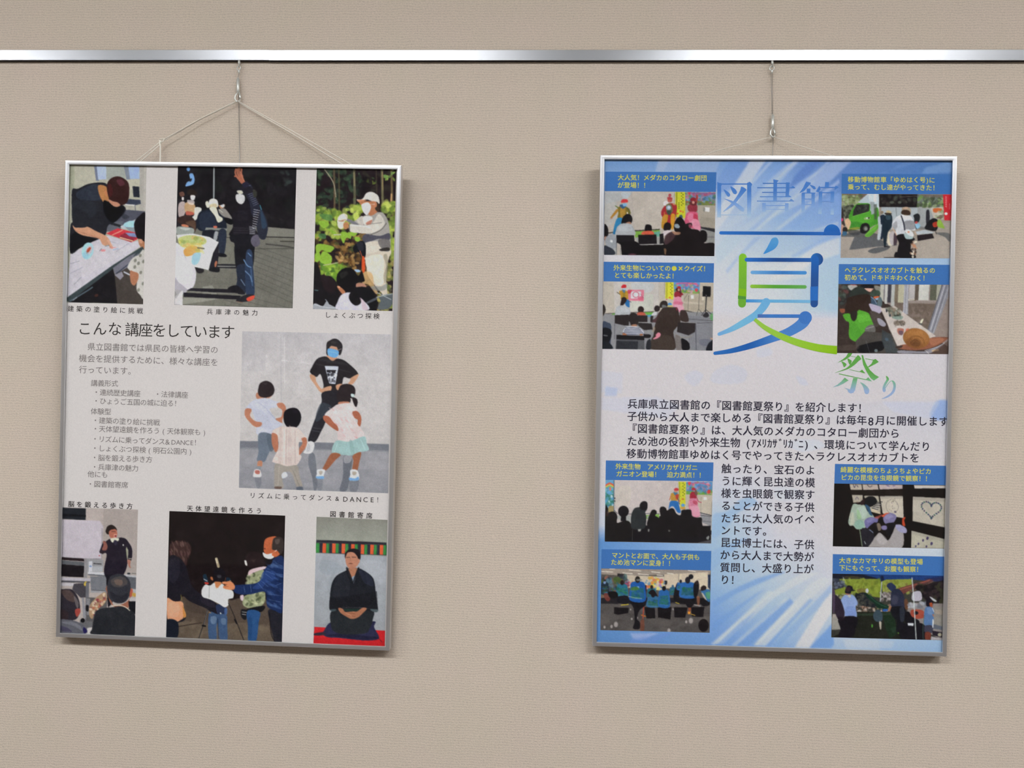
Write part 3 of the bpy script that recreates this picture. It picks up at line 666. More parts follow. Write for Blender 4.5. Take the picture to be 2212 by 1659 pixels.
# small child in the middle
p.P('15131a', '490,830 505,775 560,748 620,755 655,810 650,880 610,932 540,935 500,890').P('2e2a34', '570,770 620,770 610,800', .4)
p.P('d8c9c2', '382,970 450,930 530,925 620,935 690,1010 700,1030 640,1060 640,1170 660,1210 610,1290 520,1300 400,1262 388,1240 440,1130 440,1030').P('c4b3ac', '450,960 480,960 470,1260 440,1240', .5).P('c8b8b2', '540,950 560,950 570,1290 530,1290', .5).L('e6dad4', 7, '500,950 495,1270').L('b8a8a2', 5, '600,960 600,1270').L('b8a8a2', 5, '520,940 515,1280')
p.P('b5765c', '382,985 430,1000 440,1060 440,1130 415,1165 385,1100 378,1040').P('b5765c', '660,1035 705,1030 708,1100 670,1160 640,1190 640,1130 670,1080').P('d4ccc8', '440,1150 480,1170 470,1200 430,1200', .4)
p.P('a19a90', '415,1275 520,1298 620,1290 640,1380 670,1490 620,1500 570,1370 520,1350 480,1420 490,1500 410,1500 405,1400').L('8c857c', 8, '580,1340 640,1480').L('b4ada4', 10, '450,1300 440,1480', .6).P('5d6470', '615,1495 668,1490 672,1530 620,1526').P('d0d4dc', '475,1370 510,1350 528,1390 480,1412').P('6a5850', '410,1490 470,1490 465,1512 410,1508')
# child in pink at the right
p.P('2a2326', '1005,590 1030,535 1090,520 1150,540 1170,590 1155,640 1130,660 1110,700 1020,700 990,640').P('231c20', '1140,650 1180,660 1190,700 1175,740 1150,700').P('c8e0dc', '1128,615 1158,620 1152,645 1130,640').L('d8d0cc', 8, '1125,660 1140,690 1145,720').P('b87c64', '1020,690 1110,690 1090,715 1010,715')
p.P('dccdcb', '878,815 960,740 1010,712 1120,705 1185,770 1140,800 1190,900 1215,930 1250,1015 1120,1060 1010,1055 1000,970 960,880').P('cbb9b8', '900,800 1000,900 1080,1040 1010,1040 970,900', .4).N('900,740 1180,740 1200,1040 1020,1040', 'd09a9c e8dcd8 d4b8b8', 40, 4, 9, 23, 3, .5, 40)
p.P('a8644c', '872,820 920,830 960,880 1000,920 1005,965 950,935 890,885 865,850').P('a8644c', '1140,785 1190,780 1225,840 1215,920 1190,900 1190,860 1160,840')
p.P('9fbfbd', '985,1060 1110,1065 1250,1015 1275,1080 1295,1145 1210,1165 1140,1195 1050,1190 948,1175').P('88aaa8', '1110,1065 1140,1060 1160,1180 1130,1190', .6).L('b8d4d2', 6, '1000,1080 970,1170').L('b8d4d2', 6, '1220,1050 1260,1140')
p.P('9b6248', '945,1175 1030,1188 980,1240 900,1330 858,1330 880,1280').P('9b6248', '1145,1195 1222,1165 1205,1260 1185,1340 1140,1335 1150,1250')
p.P('d8dce4', '810,1330 880,1330 870,1385 865,1415 800,1405 805,1370').P('7aa8d4', '800,1395 868,1392 866,1418 805,1412').P('d8dce4', '1125,1330 1190,1340 1200,1425 1115,1425 1120,1380').P('7aa8d4', '1112,1405 1165,1412 1195,1395 1198,1430 1118,1432').P('a89c88', '1140,1350 1180,1352 1170,1380 1145,1380', .8).P('a89c88', '825,1345 860,1345 850,1375 830,1375', .7)
photo(PL, SL, p, 'photograph of a masked dance teacher and three children with hands on hips')

# lecturer in a dark suit before seated listeners
p = Print((120, 1070, 5.027), '60,128 896,155 860,1532 42,1500', 'b2a8a2')
p.Q('aaa09a', '500,150 890,160 880,860 520,830').Q('b9aea8', '330,150 520,150 520,330 330,270').Q('c4bcc4', '70,262 480,275 520,340 500,700 66,680').L('8a8484', 10, '505,360 500,820', .7, False).L('5e5a5c', 5, '495,690 330,690 70,672')
p.Q('20242a', '66,132 330,142 328,268 68,258').Q('14151a', '66,200 330,212 330,236 66,226').Q('231a1e', '60,672 310,688 312,718 60,700').Q('5d6064', '60,705 320,725 320,770 60,745').Q('1c181c', '55,745 312,768 305,890 55,880').Q('8f8c8e', '310,690 360,700 340,900 310,890')
p.Q('97979a', '340,690 520,700 515,830 340,830').Q('c9c9ce', '360,715 400,715 400,830 360,830').Q('aeb0b4', '405,770 510,770 510,830 405,830').Q('3a3a3c', '410,735 500,742 500,752 410,745').E('6a8ab8', 380, 770, 14, 8)
p.Q('c8c8cc', '350,830 555,838 552,868 350,855').Q('5c6068', '350,855 552,868 552,880 350,868').Q('77797f', '375,880 555,880 555,1060 385,1035').Q('5f6268', '740,870 875,888 872,1020 745,1000').Q('b8b8bc', '745,858 878,872 876,892 745,880').E('2a3038', 795, 850, 18, 10).L('60605c', 7, '830,848 875,852')
p.Q('b9b4bc', '50,890 385,900 378,935 50,925').Q('4c4c52', '50,925 378,935 370,950 50,945').Q('c0bcc0', '50,945 225,955 205,985 50,985').Q('47444a', '200,960 340,950 330,1110 270,1110 180,1020').E('d0b450', 325, 960, 16, 26, 20).Q('6b6c72', '330,945 365,945 350,1500 320,1350').Q('8c8c92', '285,1110 310,1110 330,1330 300,1330').Q('9a9a9e', '380,1030 540,1040 540,1060 380,1055').L('4a4a4e', 6, '390,1028 530,1036')
p.Q('5a5858', '340,1110 560,1110 560,1500 330,1500').Q('8a8a8e', '335,1120 375,1120 370,1300 340,1300', .8).Q('68686a', '265,1350 400,1370 400,1500 265,1440').P('17161a', '330,1195 360,1200 355,1260 330,1250').E('121216', 295, 1358, 24, 24).Q('c9c4c0', '345,1440 395,1432 402,1510 330,1505')
# lecturer
p.P('221d28', '545,500 600,470 740,462 800,520 832,590 825,700 785,700 790,600 765,580 780,740 740,860 680,900 560,900 525,815 555,640 500,632 478,610 520,500').Q('1a181f', '550,860 720,860 700,960 610,1180 570,1220 552,1000').P('9aa080', '770,560 785,600 780,690 770,640', .8)
p.P('28201f', '545,380 565,335 610,320 650,345 665,385 600,400 575,425 550,410').P('b06c58', '580,400 600,375 655,370 670,420 655,465 610,470 585,440').P('d8a894', '635,425 665,425 660,455 640,458').E('8c3c40', 652, 442, 12, 12).L('3a2420', 5, '610,395 650,392').P('d6d4c0', '595,470 680,462 685,490 660,500 640,485 620,515').P('343040', '635,492 665,492 668,530 640,540')
p.P('8e5a50', '515,500 545,505 565,560 545,600 505,590 520,540').P('2a2028', '480,600 545,600 520,635 485,625').E('b05058', 476, 655, 8, 6).L('c8c0b0', 7, '795,685 825,688').P('a87464', '780,700 815,705 810,760 818,790 800,780 785,745').E('c8c8c0', 735, 540, 7, 10)
# listeners
p.P('a6896c', '370,1200 430,1120 480,1080 540,1050 555,1120 520,1190 440,1240 400,1340 365,1300').N('370,1200 540,1060 550,1130 400,1330', '8a3c48 d8c8b0 6a2c3a c09a70 b46a50', 40, 7, 15, 31, 1.4)
p.P('2c2830', '70,1020 170,1020 230,1080 262,1170 262,1260 230,1340 150,1360 50,1350 48,1030').P('5c4a44', '60,1040 150,1030 210,1100 200,1160 120,1130', .7).P('787070', '200,1090 250,1160 240,1230 215,1180', .7).P('a04840', '215,1240 262,1230 270,1270 235,1320 215,1290').P('3a2828', '60,1240 140,1280 120,1350 50,1345', .5)
p.P('5f6068', '45,1360 130,1350 230,1370 310,1420 330,1500 45,1500').P('84868e', '60,1380 160,1370 260,1410 290,1470 200,1420', .6).P('3a3450', '45,1420 110,1430 180,1480 60,1470', .6).P('221e50', '305,1430 345,1470 320,1500 300,1480')
p.P('96604c', '560,1060 545,1010 580,980 620,1180 700,1190 790,1140 830,1060 835,1020 800,1020 790,1220 620,1200')
p.P('34353c', '560,990 590,890 660,855 740,862 800,920 815,1010 795,1110 740,1165 670,1170 600,1140 570,1080').P('5c5450', '600,920 690,880 760,900 780,960 690,1000 620,980', .6).P('8c7060', '640,920 720,920 720,975 660,970', .5).P('1e1e26', '590,1040 700,1100 790,1060 740,1160 640,1160', .5).E('b05a48', 822, 1060, 16, 45, 8)
p.Q('aeb0b4', '845,1020 878,1020 874,1060 845,1050').P('c09c50', '835,1060 875,1070 870,1100 835,1095').Q('17171d', '790,1150 870,1150 865,1290 800,1260').Q('b8b4b4', '810,1110 876,1110 874,1150 800,1145')
p.P('26282d', '400,1440 425,1300 450,1250 520,1225 620,1215 700,1205 790,1230 862,1300 862,1530 410,1512').L('d8ccb8', 9, '615,1200 700,1195 760,1215 805,1250').P('1c1e23', '420,1350 560,1300 600,1500 430,1500', .4)
photo(PL, SL, p, 'photograph of a lecturer in a dark suit in front of seated listeners')

# star gazing by night
p = Print((350, 1080, 5.027), '80,120 1338,170 1301,1551 44,1497', '1a1314')
p.Q('55493f', '60,1070 300,1040 700,1080 860,1060 1300,1100 1300,1551 44,1497').Q('6b5f50', '150,1300 520,1350 900,1330 1300,1420 1300,1551 44,1500', .6).Q('453a34', '250,1060 500,1200 480,1250 260,1200', .5).N('180,1330 1180,1350 1180,1520 180,1490', '7a6c5a 5c5044 6c6050', 60, 12, 40, 41, 2, .35).L('3c322c', 12, '180,1375 320,1350 430,1335')
p.N('90,150 1320,190 1300,600 90,500', '1e1718 151012 211a1a', 20, 40, 90, 42, 1.3, .5)
p.Q('1c1416', '300,700 900,700 900,1050 760,1090 300,1010', .8)
# woman at left
p.P('2a1a1c', '80,560 100,470 180,440 280,470 318,540 290,620 260,700 200,690 90,640').P('6b4a48', '190,520 250,480 300,520 280,600 220,610', .75).L('8a7468', 6, '100,480 180,450 230,490').L('50383a', 12, '240,520 235,620').P('a87068', '240,590 270,570 265,700 245,680', .6).L('6a4a48', 6, '130,470 150,560')
p.P('3a2826', '85,560 90,480 150,445 200,450 290,470 318,530 300,600 270,640 265,710 200,690 90,640').N('90,450 300,470 300,620 240,690 90,620', '5c4440 4a3634 7a6058 2c1e1e 6a4c4c', 46, 5, 11, 48, 3.2, .7, 75)
p.P('1c1a22', '70,640 180,620 260,720 290,830 330,940 430,1030 560,1100 640,1180 700,1210 660,1255 560,1240 480,1180 300,1100 220,1030 200,1080 180,1115 60,1060').P('2b2a36', '80,660 180,650 190,800 130,900 80,860', .6).P('342f3c', '420,1040 560,1110 560,1170 440,1120', .4)
p.P('28324e', '585,1145 640,1135 700,1170 695,1250 640,1258 600,1230').L('dfe2da', 12, '635,1228 652,1268').P('d99a76', '55,1065 130,1100 215,1105 235,1160 225,1290 160,1320 70,1305 50,1200').P('e6ae90', '70,1120 180,1130 170,1260 80,1260', .5).P('c98848', '225,1150 262,1250 235,1280 225,1200').P('181820', '170,1325 255,1275 240,1310 200,1325').L('8a8440', 5, '205,1030 215,1090')
p.P('161b26', '50,1305 170,1325 165,1495 45,1495')
# boy with telescope
p.L('b7aa8c', 28, '590,640 612,722').L('d8d0b8', 7, '583,640 606,720').P('8c785c', '595,690 620,690 625,722 600,724', .5).P('1c3040', '445,820 480,810 500,900 465,905').L('c8ccd0', 7, '455,860 490,880').P('c03c30', '465,892 505,898 500,915 468,912').P('182838', '700,840 740,850 745,880 700,880').L('c8a878', 6, '735,875 748,880')
p.P('b06c44', '525,840 545,835 555,870 535,868').P('b06c44', '670,845 692,840 685,875 668,872').P('17141a', '555,820 570,760 620,740 670,760 690,820 680,880 640,900 590,900 560,870').P('5c5c60', '600,820 640,815 640,845 605,845', .5).P('c07c50', '570,890 650,900 600,970 575,960')
p.P('dcdcd8', '430,980 470,920 520,930 570,900 590,970 650,910 700,960 770,990 772,1060 720,1080 720,1140 680,1165 620,1130 520,1080 440,1050').P('f0f0ea', '530,950 640,970 690,1040 640,1110 560,1080', .6).L('8a8a8c', 5, '515,930 510,1060')
p.L('26262a', 9, '500,1180 470,1290 400,1500').L('707478', 5, '495,1200 455,1350').L('1f1d20', 8, '720,1120 780,1250 890,1530').L('101014', 16, '790,1300 810,1340').L('101014', 18, '440,1365 470,1370')
p.P('3d5577', '510,1230 600,1240 700,1250 708,1380 706,1525 630,1520 615,1400 600,1330 592,1400 590,1515 510,1508').P('7a8fa8', '530,1270 590,1270 580,1340 535,1340', .6).P('7a8fa8', '640,1290 690,1290 690,1350 650,1350', .5).L('22304a', 8, '605,1290 612,1500').L('b08850', 7, '510,1220 530,1225').P('4a6aa0', '680,1180 708,1180 705,1240 680,1240', .7)
# girl with rucksack and man in blue quilted coat
p.P('241a1c', '905,640 930,580 1000,560 1070,580 1110,650 1120,720 1060,720 960,740 910,700').P('4a3c38', '960,650 1020,640 1000,680', .5).P('e8e4dc', '895,660 915,662 925,710 905,705').P('dcc0c4', '930,830 945,770 1010,740 1120,722 1125,745 1000,790 960,850 930,870').P('9aa07c', '920,900 990,800 1080,760 1110,780 1090,900 1120,1010 1118,1100 1060,1160 960,1180 880,1140 890,1050 960,1010').N('930,820 1100,780 1115,1120 900,1150', 'b4b890 6c7454 8c9468 4c543c c8cca8', 70, 8, 20, 43, 1.5, .8).P('d8c0c8', '850,1040 885,1035 880,1090 855,1085').P('141418', '930,1180 1110,1150 1080,1215 940,1215').P('1a1a1e', '860,1190 920,1200 910,1300 860,1270').L('b8b8b4', 6, '870,1215 915,1220').L('b8b8b4', 6, '870,1240 910,1246')
p.P('2a5080', '925,1205 1060,1215 1050,1330 1020,1535 938,1530 935,1380').P('1d3d66', '930,1300 980,1300 970,1500 940,1500', .5)
p.P('22222a', '1160,1190 1305,1210 1300,1551 1225,1545 1165,1300').L('100e12', 7, '1165,1220 1185,1450 1225,1540')
p.P('1e2f58', '780,930 860,920 1010,905 1090,850 1110,760 1180,680 1240,620 1320,630 1325,900 1310,1210 1220,1200 1140,1150 1120,1000 960,1025 820,1020 775,980').P('2c4680', '1100,780 1200,780 1230,860 1130,900 1080,960 980,960 1060,880', .7)
for a in ('1120,800 1200,860', '1130,770 1220,810', '1080,880 1150,940', '1040,900 1100,970', '960,925 970,1000', '890,940 900,1000', '1150,1020 1300,1040', '1160,1080 1290,1110', '1230,930 1310,900', '1230,680 1310,720', '1240,800 1310,810'): p.L('6a88b8', 5, a, .6)
p.N('1150,640 1320,640 1300,1180 1150,1140', '3a558c 54709c 16223e', 40, 6, 16, 44, 3, .55, 30)
p.P('17131a', '1130,660 1200,640 1180,700 1120,690').P('bd6440', '1105,500 1120,430 1180,400 1250,405 1260,520 1285,580 1230,620 1160,600 1110,570').P('38302e', '1195,500 1210,420 1270,398 1315,430 1320,520 1290,590 1250,550 1200,540').P('7a6c64', '1230,430 1280,425 1270,470 1235,480', .5).P('e6e4e0', '1095,570 1140,590 1200,580 1215,620 1170,642 1110,620').L('e6e4e0', 7, '1190,590 1245,545').P('c86c44', '1190,590 1240,555 1270,590 1220,615').E('40201c', 1115, 530, 10, 5)
p.P('d68a60', '655,890 700,885 750,885 790,930 782,970 730,975 670,960 665,935 700,925 660,910').L('a85c40', 5, '665,912 710,918').L('a85c40', 5, '670,940 720,942')
photo(PL, SL, p, 'photograph of a family round a telescope at night')

# storyteller in a dark kimono on a cushion
p = Print((660, 1090, 5.027), '120,132 890,166 861,1557 85,1514', '9ea2a4')
p.G(0, '8a8a80', .07, '8f9086', .17, '9b9e92', .28, '9da094', .29, 'a8adb4', .6, 'a4a9ae', 1, '9a9ea2').P('96a0a8', '180,600 300,620 420,700 260,760 150,720', .5).P('b6bac0', '600,620 860,640 860,900 740,800', .5).P('939aa0', '280,760 320,740 270,980 240,900', .5)
p.Q('2a2a33', '118,382 880,412 880,440 116,412').Q('2c2b38', '114,412 880,438 880,552 112,524')
for i in range(8):
    x = 187 + i * 103.5; y = 418 + i * 3.4
    p.Q('e0603a', f'{x},{y} {x+38},{y+2} {x+34},{y+106} {x-4},{y+104}'); p.Q('3d8a45', f'{x+40},{y+2} {x+74},{y+4} {x+70},{y+108} {x+36},{y+106}').Q('234a34', f'{x+66},{y+4} {x+76},{y+4} {x+72},{y+108} {x+62},{y+108}', .7)
p.Q('3d8a45', '116,416 152,418 148,524 112,522')
p.Q('c9262b', '95,1328 866,1370 861,1557 85,1514').Q('b81f26', '95,1440 862,1480 861,1557 85,1514', .4)
p.P('2b2c48', '200,1370 270,1280 420,1300 700,1270 760,1275 745,1330 800,1440 760,1470 620,1475 380,1450 240,1440 180,1400').P('1c1c30', '240,1420 420,1445 640,1470 780,1450 800,1440 700,1430 420,1400', .7).P('302c38', '92,1400 190,1385 220,1410 150,1422 92,1418').L('5c1c28', 7, '795,1455 830,1492').L('3c3a58', 6, '760,1275 745,1310')
p.P('262a2e', '270,1280 280,1160 400,1120 720,1140 730,1250 700,1340 640,1400 420,1410 300,1370').P('202228', '285,860 340,770 440,715 470,690 570,690 640,720 720,780 750,850 765,980 785,1150 740,1165 700,1150 640,1120 380,1120 330,1150 262,1140 262,1020').P('2d3038', '340,790 450,730 480,820 460,1000 300,1000', .5).P('2f3548', '580,700 700,770 740,880 650,860 600,780', .5).Q('17171c', '262,1015 520,985 775,940 788,1155 262,1145', .55)
p.P('4c5c60', '270,1140 330,1135 330,1150 285,1162', .8).P('5c6c70', '700,1135 785,1140 780,1162 740,1166', .8).P('1e3a30', '400,1135 600,1135 560,1155 440,1155', .7)
p.P('b0795c', '462,700 560,690 555,740 510,820 470,760').P('8fa0b0', '495,800 545,770 525,845 512,850').P('1b1c22', '440,690 460,690 515,830 500,850 455,770', .9).P('1b1c22', '565,690 585,700 540,800 520,850 512,840', .9)
p.P('ba8168', '432,560 450,520 520,515 565,560 585,610 565,660 520,698 470,690 440,640').P('17141a', '430,590 430,530 470,488 540,478 590,510 597,580 580,610 560,560 520,520 460,520 438,560').L('3a2420', 6, '445,575 480,572').L('3a2420', 6, '505,570 545,572').L('8a5040', 7, '470,640 510,642').E('6a4030', 490, 640, 16, 6).L('a06a50', 6, '488,580 482,615').E('c08870', 580, 610, 10, 22)
p.P('aa7256', '355,1125 400,1130 430,1165 470,1165 520,1160 560,1160 620,1120 665,1130 620,1180 570,1225 500,1242 440,1215 380,1175').L('8a543c', 6, '480,1180 540,1185').L('8a543c', 5, '470,1205 540,1215').L('c08a6c', 8, '440,1180 500,1210')
photo(PL, SL, p, 'photograph of a storyteller in a dark kimono kneeling on a cushion')

# ------------------------------------------------------------------ photographs printed on the right poster
# show with performers, audience heads in front
p = Print((1290, 360, 7.9), '125,412 2026,428 1999,1528 117,1506', 'b5ada4')
p.Q('a9b2b8', '120,415 620,425 500,560 130,640', .6).P('b8c4cc', '420,430 560,450 520,540 430,520', .5).Q('bfb6aa', '600,430 1320,440 1320,1080 640,1080', .6).Q('b0b8ba', '125,640 340,600 330,900 130,1080', .4).L('8c8478', 8, '1318,440 1310,700', .6, False)
p.Q('a69e90', '1500,640 2018,660 2005,1060 1750,1030 1500,900').Q('8d8578', '1760,860 2010,880 2005,1060 1760,1020', .4).Q('dfe0e2', '1840,690 1920,700 1915,770 1838,765').Q('8a8880', '1812,700 1842,705 1840,770 1810,765').L('7c766c', 8, '1705,660 1700,900')
p.Q('5d86a8', '1500,432 2022,440 2015,600 1505,600').Q('6f7a44', '1505,580 2015,590 2015,660 1505,660').N('1510,440 2010,445 2010,640 1510,640', '6a8cb4 7a9c6a 50708c a85a6c c08c9c 3e5e7c 5c8440 b4485a 8aa0b8', 90, 10, 26, 51, 1.4, .75).Q('b04a74', '1560,440 1960,445 1955,480 1580,476', .6).P('c84050', '1545,440 1590,445 1575,490', .9)
p.Q('c4c435', '1330,430 1500,434 1505,880 1340,860').L('7c7c2c', 16, '1358,440 1352,860', .8, False)
for i in range(9): p.E('4c5a20', 1440 + (i % 2) * 24, 450 + i * 26, 10, 9, 20)
for i in range(4): p.E('4c5a20', 1395, 620 + i * 30, 9, 9)
p.E('d05a30', 1370, 800, 16, 14).E('c8603a', 1425, 760, 20, 14).E('cc7030', 1465, 775, 12, 16).P('3f5a64', '1400,840 1440,820 1460,870 1420,890')
p.Q('7aa84a', '630,1100 1070,1080 1080,1200 650,1230').Q('5a9aa8', '960,1120 1075,1100 1070,1190 1000,1200', .7).Q('3c3834', '640,1085 1070,1062 1070,1080 640,1105').Q('3c3834', '180,1125 330,1105 330,1120 180,1145').Q('8c8c88', '1700,1040 2008,1070 2000,1310 1860,1300 1780,1120').Q('2c2c30', '1750,1022 2008,1058 2008,1120 1760,1050').Q('9a9a96', '640,1210 1080,1190 1100,1330 700,1320').Q('a8aaa8', '130,1200 340,1160 330,1500 250,1480 140,1260').L('505058', 8, '1880,1200 2000,1200')
# performers
p.P('7c6a2c', '355,700 420,670 500,690 550,720 570,800 530,830 500,860 460,900 350,880 360,800').P('5a6a30', '300,665 345,680 370,720 340,700').P('a87a34', '340,720 355,760 270,860 225,870 280,790').P('b88c40', '400,700 480,700 470,880 400,880', .7).P('3a5878', '380,660 440,640 500,660 440,720').P('c83c40', '410,580 440,555 500,556 525,580 515,610 430,615 412,622').P('7fb0d0', '440,630 500,630 505,665 460,680 440,665').E('b08068', 245, 880, 25, 10, -20).L('4a5a40', 16, '510,700 555,780 530,820').P('d8d0c8', '505,780 520,775 525,805 508,810')
p.P('2f7aa8', '345,880 430,880 400,980 340,1030 310,1130 270,1140 300,980').P('286a98', '300,1080 330,1090 320,1150 265,1150')
p.P('9c2e34', '1180,640 1300,630 1360,680 1340,840 1310,1000 1200,980 1110,860 1095,760').P('b88a30', '1150,820 1210,840 1160,1040 1100,1040 1110,880').P('c8902e', '1260,820 1330,830 1300,1060 1260,1040').P('b05a50', '1200,540 1230,520 1280,540 1270,600 1210,600').E('b05058', 1240, 490, 26, 30).P('d8d0d0', '1130,610 1180,580 1220,620 1190,660 1140,665').P('6c6a44', '1180,650 1260,640 1290,760 1220,800 1180,760').E('8ca0b4', 1220, 700, 42, 42).E('c4ccd4', 1225, 695, 26, 22).P('c49468', '1290,620 1320,630 1330,660 1290,650', .8).P('3a4a40', '1190,750 1260,750 1250,820 1200,810').L('c08040', 12, '1150,780 1140,1000').P('a83c44', '1200,520 1280,530 1270,560 1205,560', .8)
p.P('8a3440', '1540,680 1600,640 1690,640 1710,700 1690,770 1570,765').P('8c2c34', '1590,550 1640,522 1690,545 1690,590 1600,590').P('9c4440', '1690,480 1720,500 1715,560 1700,640 1680,620').P('602c30', '1580,600 1690,600 1680,660 1590,650').E('c89080', 1640, 610, 22, 26).P('c85c78', '1545,780 1700,780 1720,880 1760,1080 1500,1000 1495,900').P('d884a0', '1560,800 1640,810 1620,900 1540,900', .7).P('b83c54', '1650,810 1710,830 1710,900 1650,890').P('d894a8', '1620,900 1730,920 1755,1080 1640,1040', .8).P('dca0b0', '1560,920 1640,930 1620,1000', .6)
# heads and chairs
p.P('141216', '120,990 165,1010 190,1080 185,1180 150,1240 120,1240').P('a88070', '125,1200 160,1190 150,1250 125,1250').P('969aa0', '140,1240 200,1160 280,1150 330,1240 330,1370 250,1400 160,1350').P('30343e', '120,1350 200,1370 280,1420 300,1500 118,1506').Q('d8dcdc', '225,1250 265,1255 262,1295 222,1290')
p.P('17151a', '410,960 440,860 500,810 560,815 600,880 590,950 550,975 480,975 430,985').P('a87860', '490,960 560,940 575,985 500,985').P('a8acb0', '335,1060 380,990 470,965 570,980 620,1050 640,1170 330,1170').P('bfc4c8', '380,1020 560,1010 590,1090 380,1100', .4)
p.Q('1c1a1e', '325,1165 630,1170 640,1300 330,1300').Q('151317', '330,1290 640,1270 740,1340 730,1510 420,1510 400,1330').P('161418', '480,1400 500,1300 600,1270 700,1300 740,1400 720,1510 470,1510').E('a06070', 600, 1500, 70, 16, 0, .5)
p.P('181418', '810,1080 825,1000 870,985 925,1010 930,1090 890,1120 830,1115').P('c85c44', '760,1160 790,1105 940,1100 960,1160').Q('1b181c', '700,1162 1010,1158 1020,1320 705,1330').L('a4a4a2', 9, '730,1330 1100,1318', .9, False)
p.P('1a1618', '1130,1050 1150,975 1200,950 1255,980 1262,1040 1230,1090 1150,1090').P('cfc4c6', '1110,1150 1150,1095 1230,1085 1260,1110 1200,1160 1130,1180').Q('1b181c', '1065,1150 1130,1140 1140,1310 1065,1320')
p.P('141114', '1320,960 1360,880 1420,860 1480,920 1510,1000 1500,1100 1420,1150 1340,1120 1310,1050').P('8c98a0', '1320,990 1370,975 1410,1020 1390,1050 1330,1040').P('1a1618', '1490,990 1600,960 1620,1000 1600,1060 1720,1080 1780,1160 1810,1300 1998,1310 1998,1528 1140,1515 1130,1330 1180,1180 1280,1110 1400,1150 1480,1080').P('4a3438', '1160,1180 1270,1110 1340,1150 1280,1260 1160,1330', .8).P('b08468', '1275,1105 1340,1110 1420,1120 1400,1160 1320,1160', .8).P('9c4c60', '1560,990 1610,985 1600,1050 1570,1040', .8).P('161316', '1760,1100 1820,1085 1870,1130 1870,1250 1800,1300 1740,1200').P('a8805c', '1140,1400 1180,1410 1170,1500 1145,1480', .6)
p.Q('141215', '730,1340 1140,1330 1140,1515 720,1512').L('484a50', 8, '330,1300 330,1500').L('60646a', 7, '400,1400 400,1500')
photo(PR, SR, p, 'photograph of costumed performers on a stage above dark audience heads')

# quiz show with a board and loudspeaker
p = Print((1290, 560, 7.9), '100,376 1986,394 1969,1561 87,1531', 'bdb5a8')
p.Q('c4bfba', '280,380 1060,385 1060,900 300,900', .8).Q('c6cbbd', '580,600 960,600 950,880 560,880', .6).P('c0c8cc', '600,400 960,420 900,560 640,540', .5).L('9c9488', 8, '1050,390 1045,700', .5, False).L('948c80', 8, '1155,390 1150,600', .8, False)
p.Q('b0a694', '1470,560 1985,580 1975,900 1480,880').Q('b8ae9e', '1745,395 1985,400 1978,600 1745,585').L('c9c0b2', 30, '1480,735 1800,760', .6).Q('e4e4e2', '1600,610 1650,612 1648,675 1600,672').Q('d0c8b8', '1785,640 1830,640 1825,700 1785,700')
p.Q('d0cc3a', '1165,390 1308,392 1300,690 1160,665').L('8c8a2c', 14, '1190,400 1188,660', .7, False)
for i in range(8): p.E('5c6a24', 1255 + (i % 2) * 20, 410 + i * 27, 9, 8)
p.E('d8683a', 1240, 655, 18, 12).E('c85c50', 1185, 685, 12, 10).E('4a86c0', 1240, 768, 34, 26).P('c0b070', '1200,790 1290,790 1280,830 1210,830')
p.Q('5c90c4', '1308,388 1752,398 1745,540 1310,520').Q('7a9c40', '1310,510 1745,530 1742,588 1312,565').N('1320,400 1740,405 1738,570 1320,550', '6a9cd0 8ab06a 50789c c85a7c d07c8c 3e6ea0 6c9a40 e0a0b0', 70, 9, 24, 53, 1.4, .75).L('d05c88', 30, '1360,420 1500,405 1700,425', .75).P('cc4450', '1680,500 1720,510 1700,560 1665,530')
p.L('34302c', 14, '140,930 280,925 560,912 1000,895', .9, False).L('34302c', 16, '1470,870 1560,890 1760,930', .9, False)
p.Q('8b8b8e', '100,935 1000,905 1980,900 1969,1561 87,1531').Q('767880', '1560,960 1975,1000 1969,1561 1600,1561', .5).P('8fa0b8', '1100,1300 1300,1400 1000,1400', .3).Q('6aa848', '800,905 960,900 960,960 860,960').Q('5a98b8', '850,950 940,945 930,985 850,985').Q('6aa850', '250,930 300,920 300,945 250,950').P('5c9c5c', '1930,940 1975,930 1975,1050 1930,1020', .8)
p.P('5c6070', '1750,1380 1850,1360 1960,1400 1900,1480 1760,1460', .5).L('3c3c40', 7, '1560,1020 1970,1050').L('3c3c40', 6, '1700,1090 1970,1080')
# speaker, stands
p.Q('17161a', '1805,460 1942,462 1935,640 1798,635').E('8a8a8c', 1860, 618, 8, 8).L('2a2a2e', 18, '1862,640 1850,900').L('2a2a2e', 9, '1850,860 1780,960').L('2a2a2e', 9, '1855,860 1945,935').P('2e2c30', '1800,960 1870,900 1910,970 1850,995').L('4c4844', 7, '1745,560 1730,860').L('4c4844', 7, '1730,850 1690,960').L('4c4844', 7, '1730,850 1790,920').L('56524c', 6, '1560,620 1550,880').L('56524c', 5, '1480,690 1550,580')
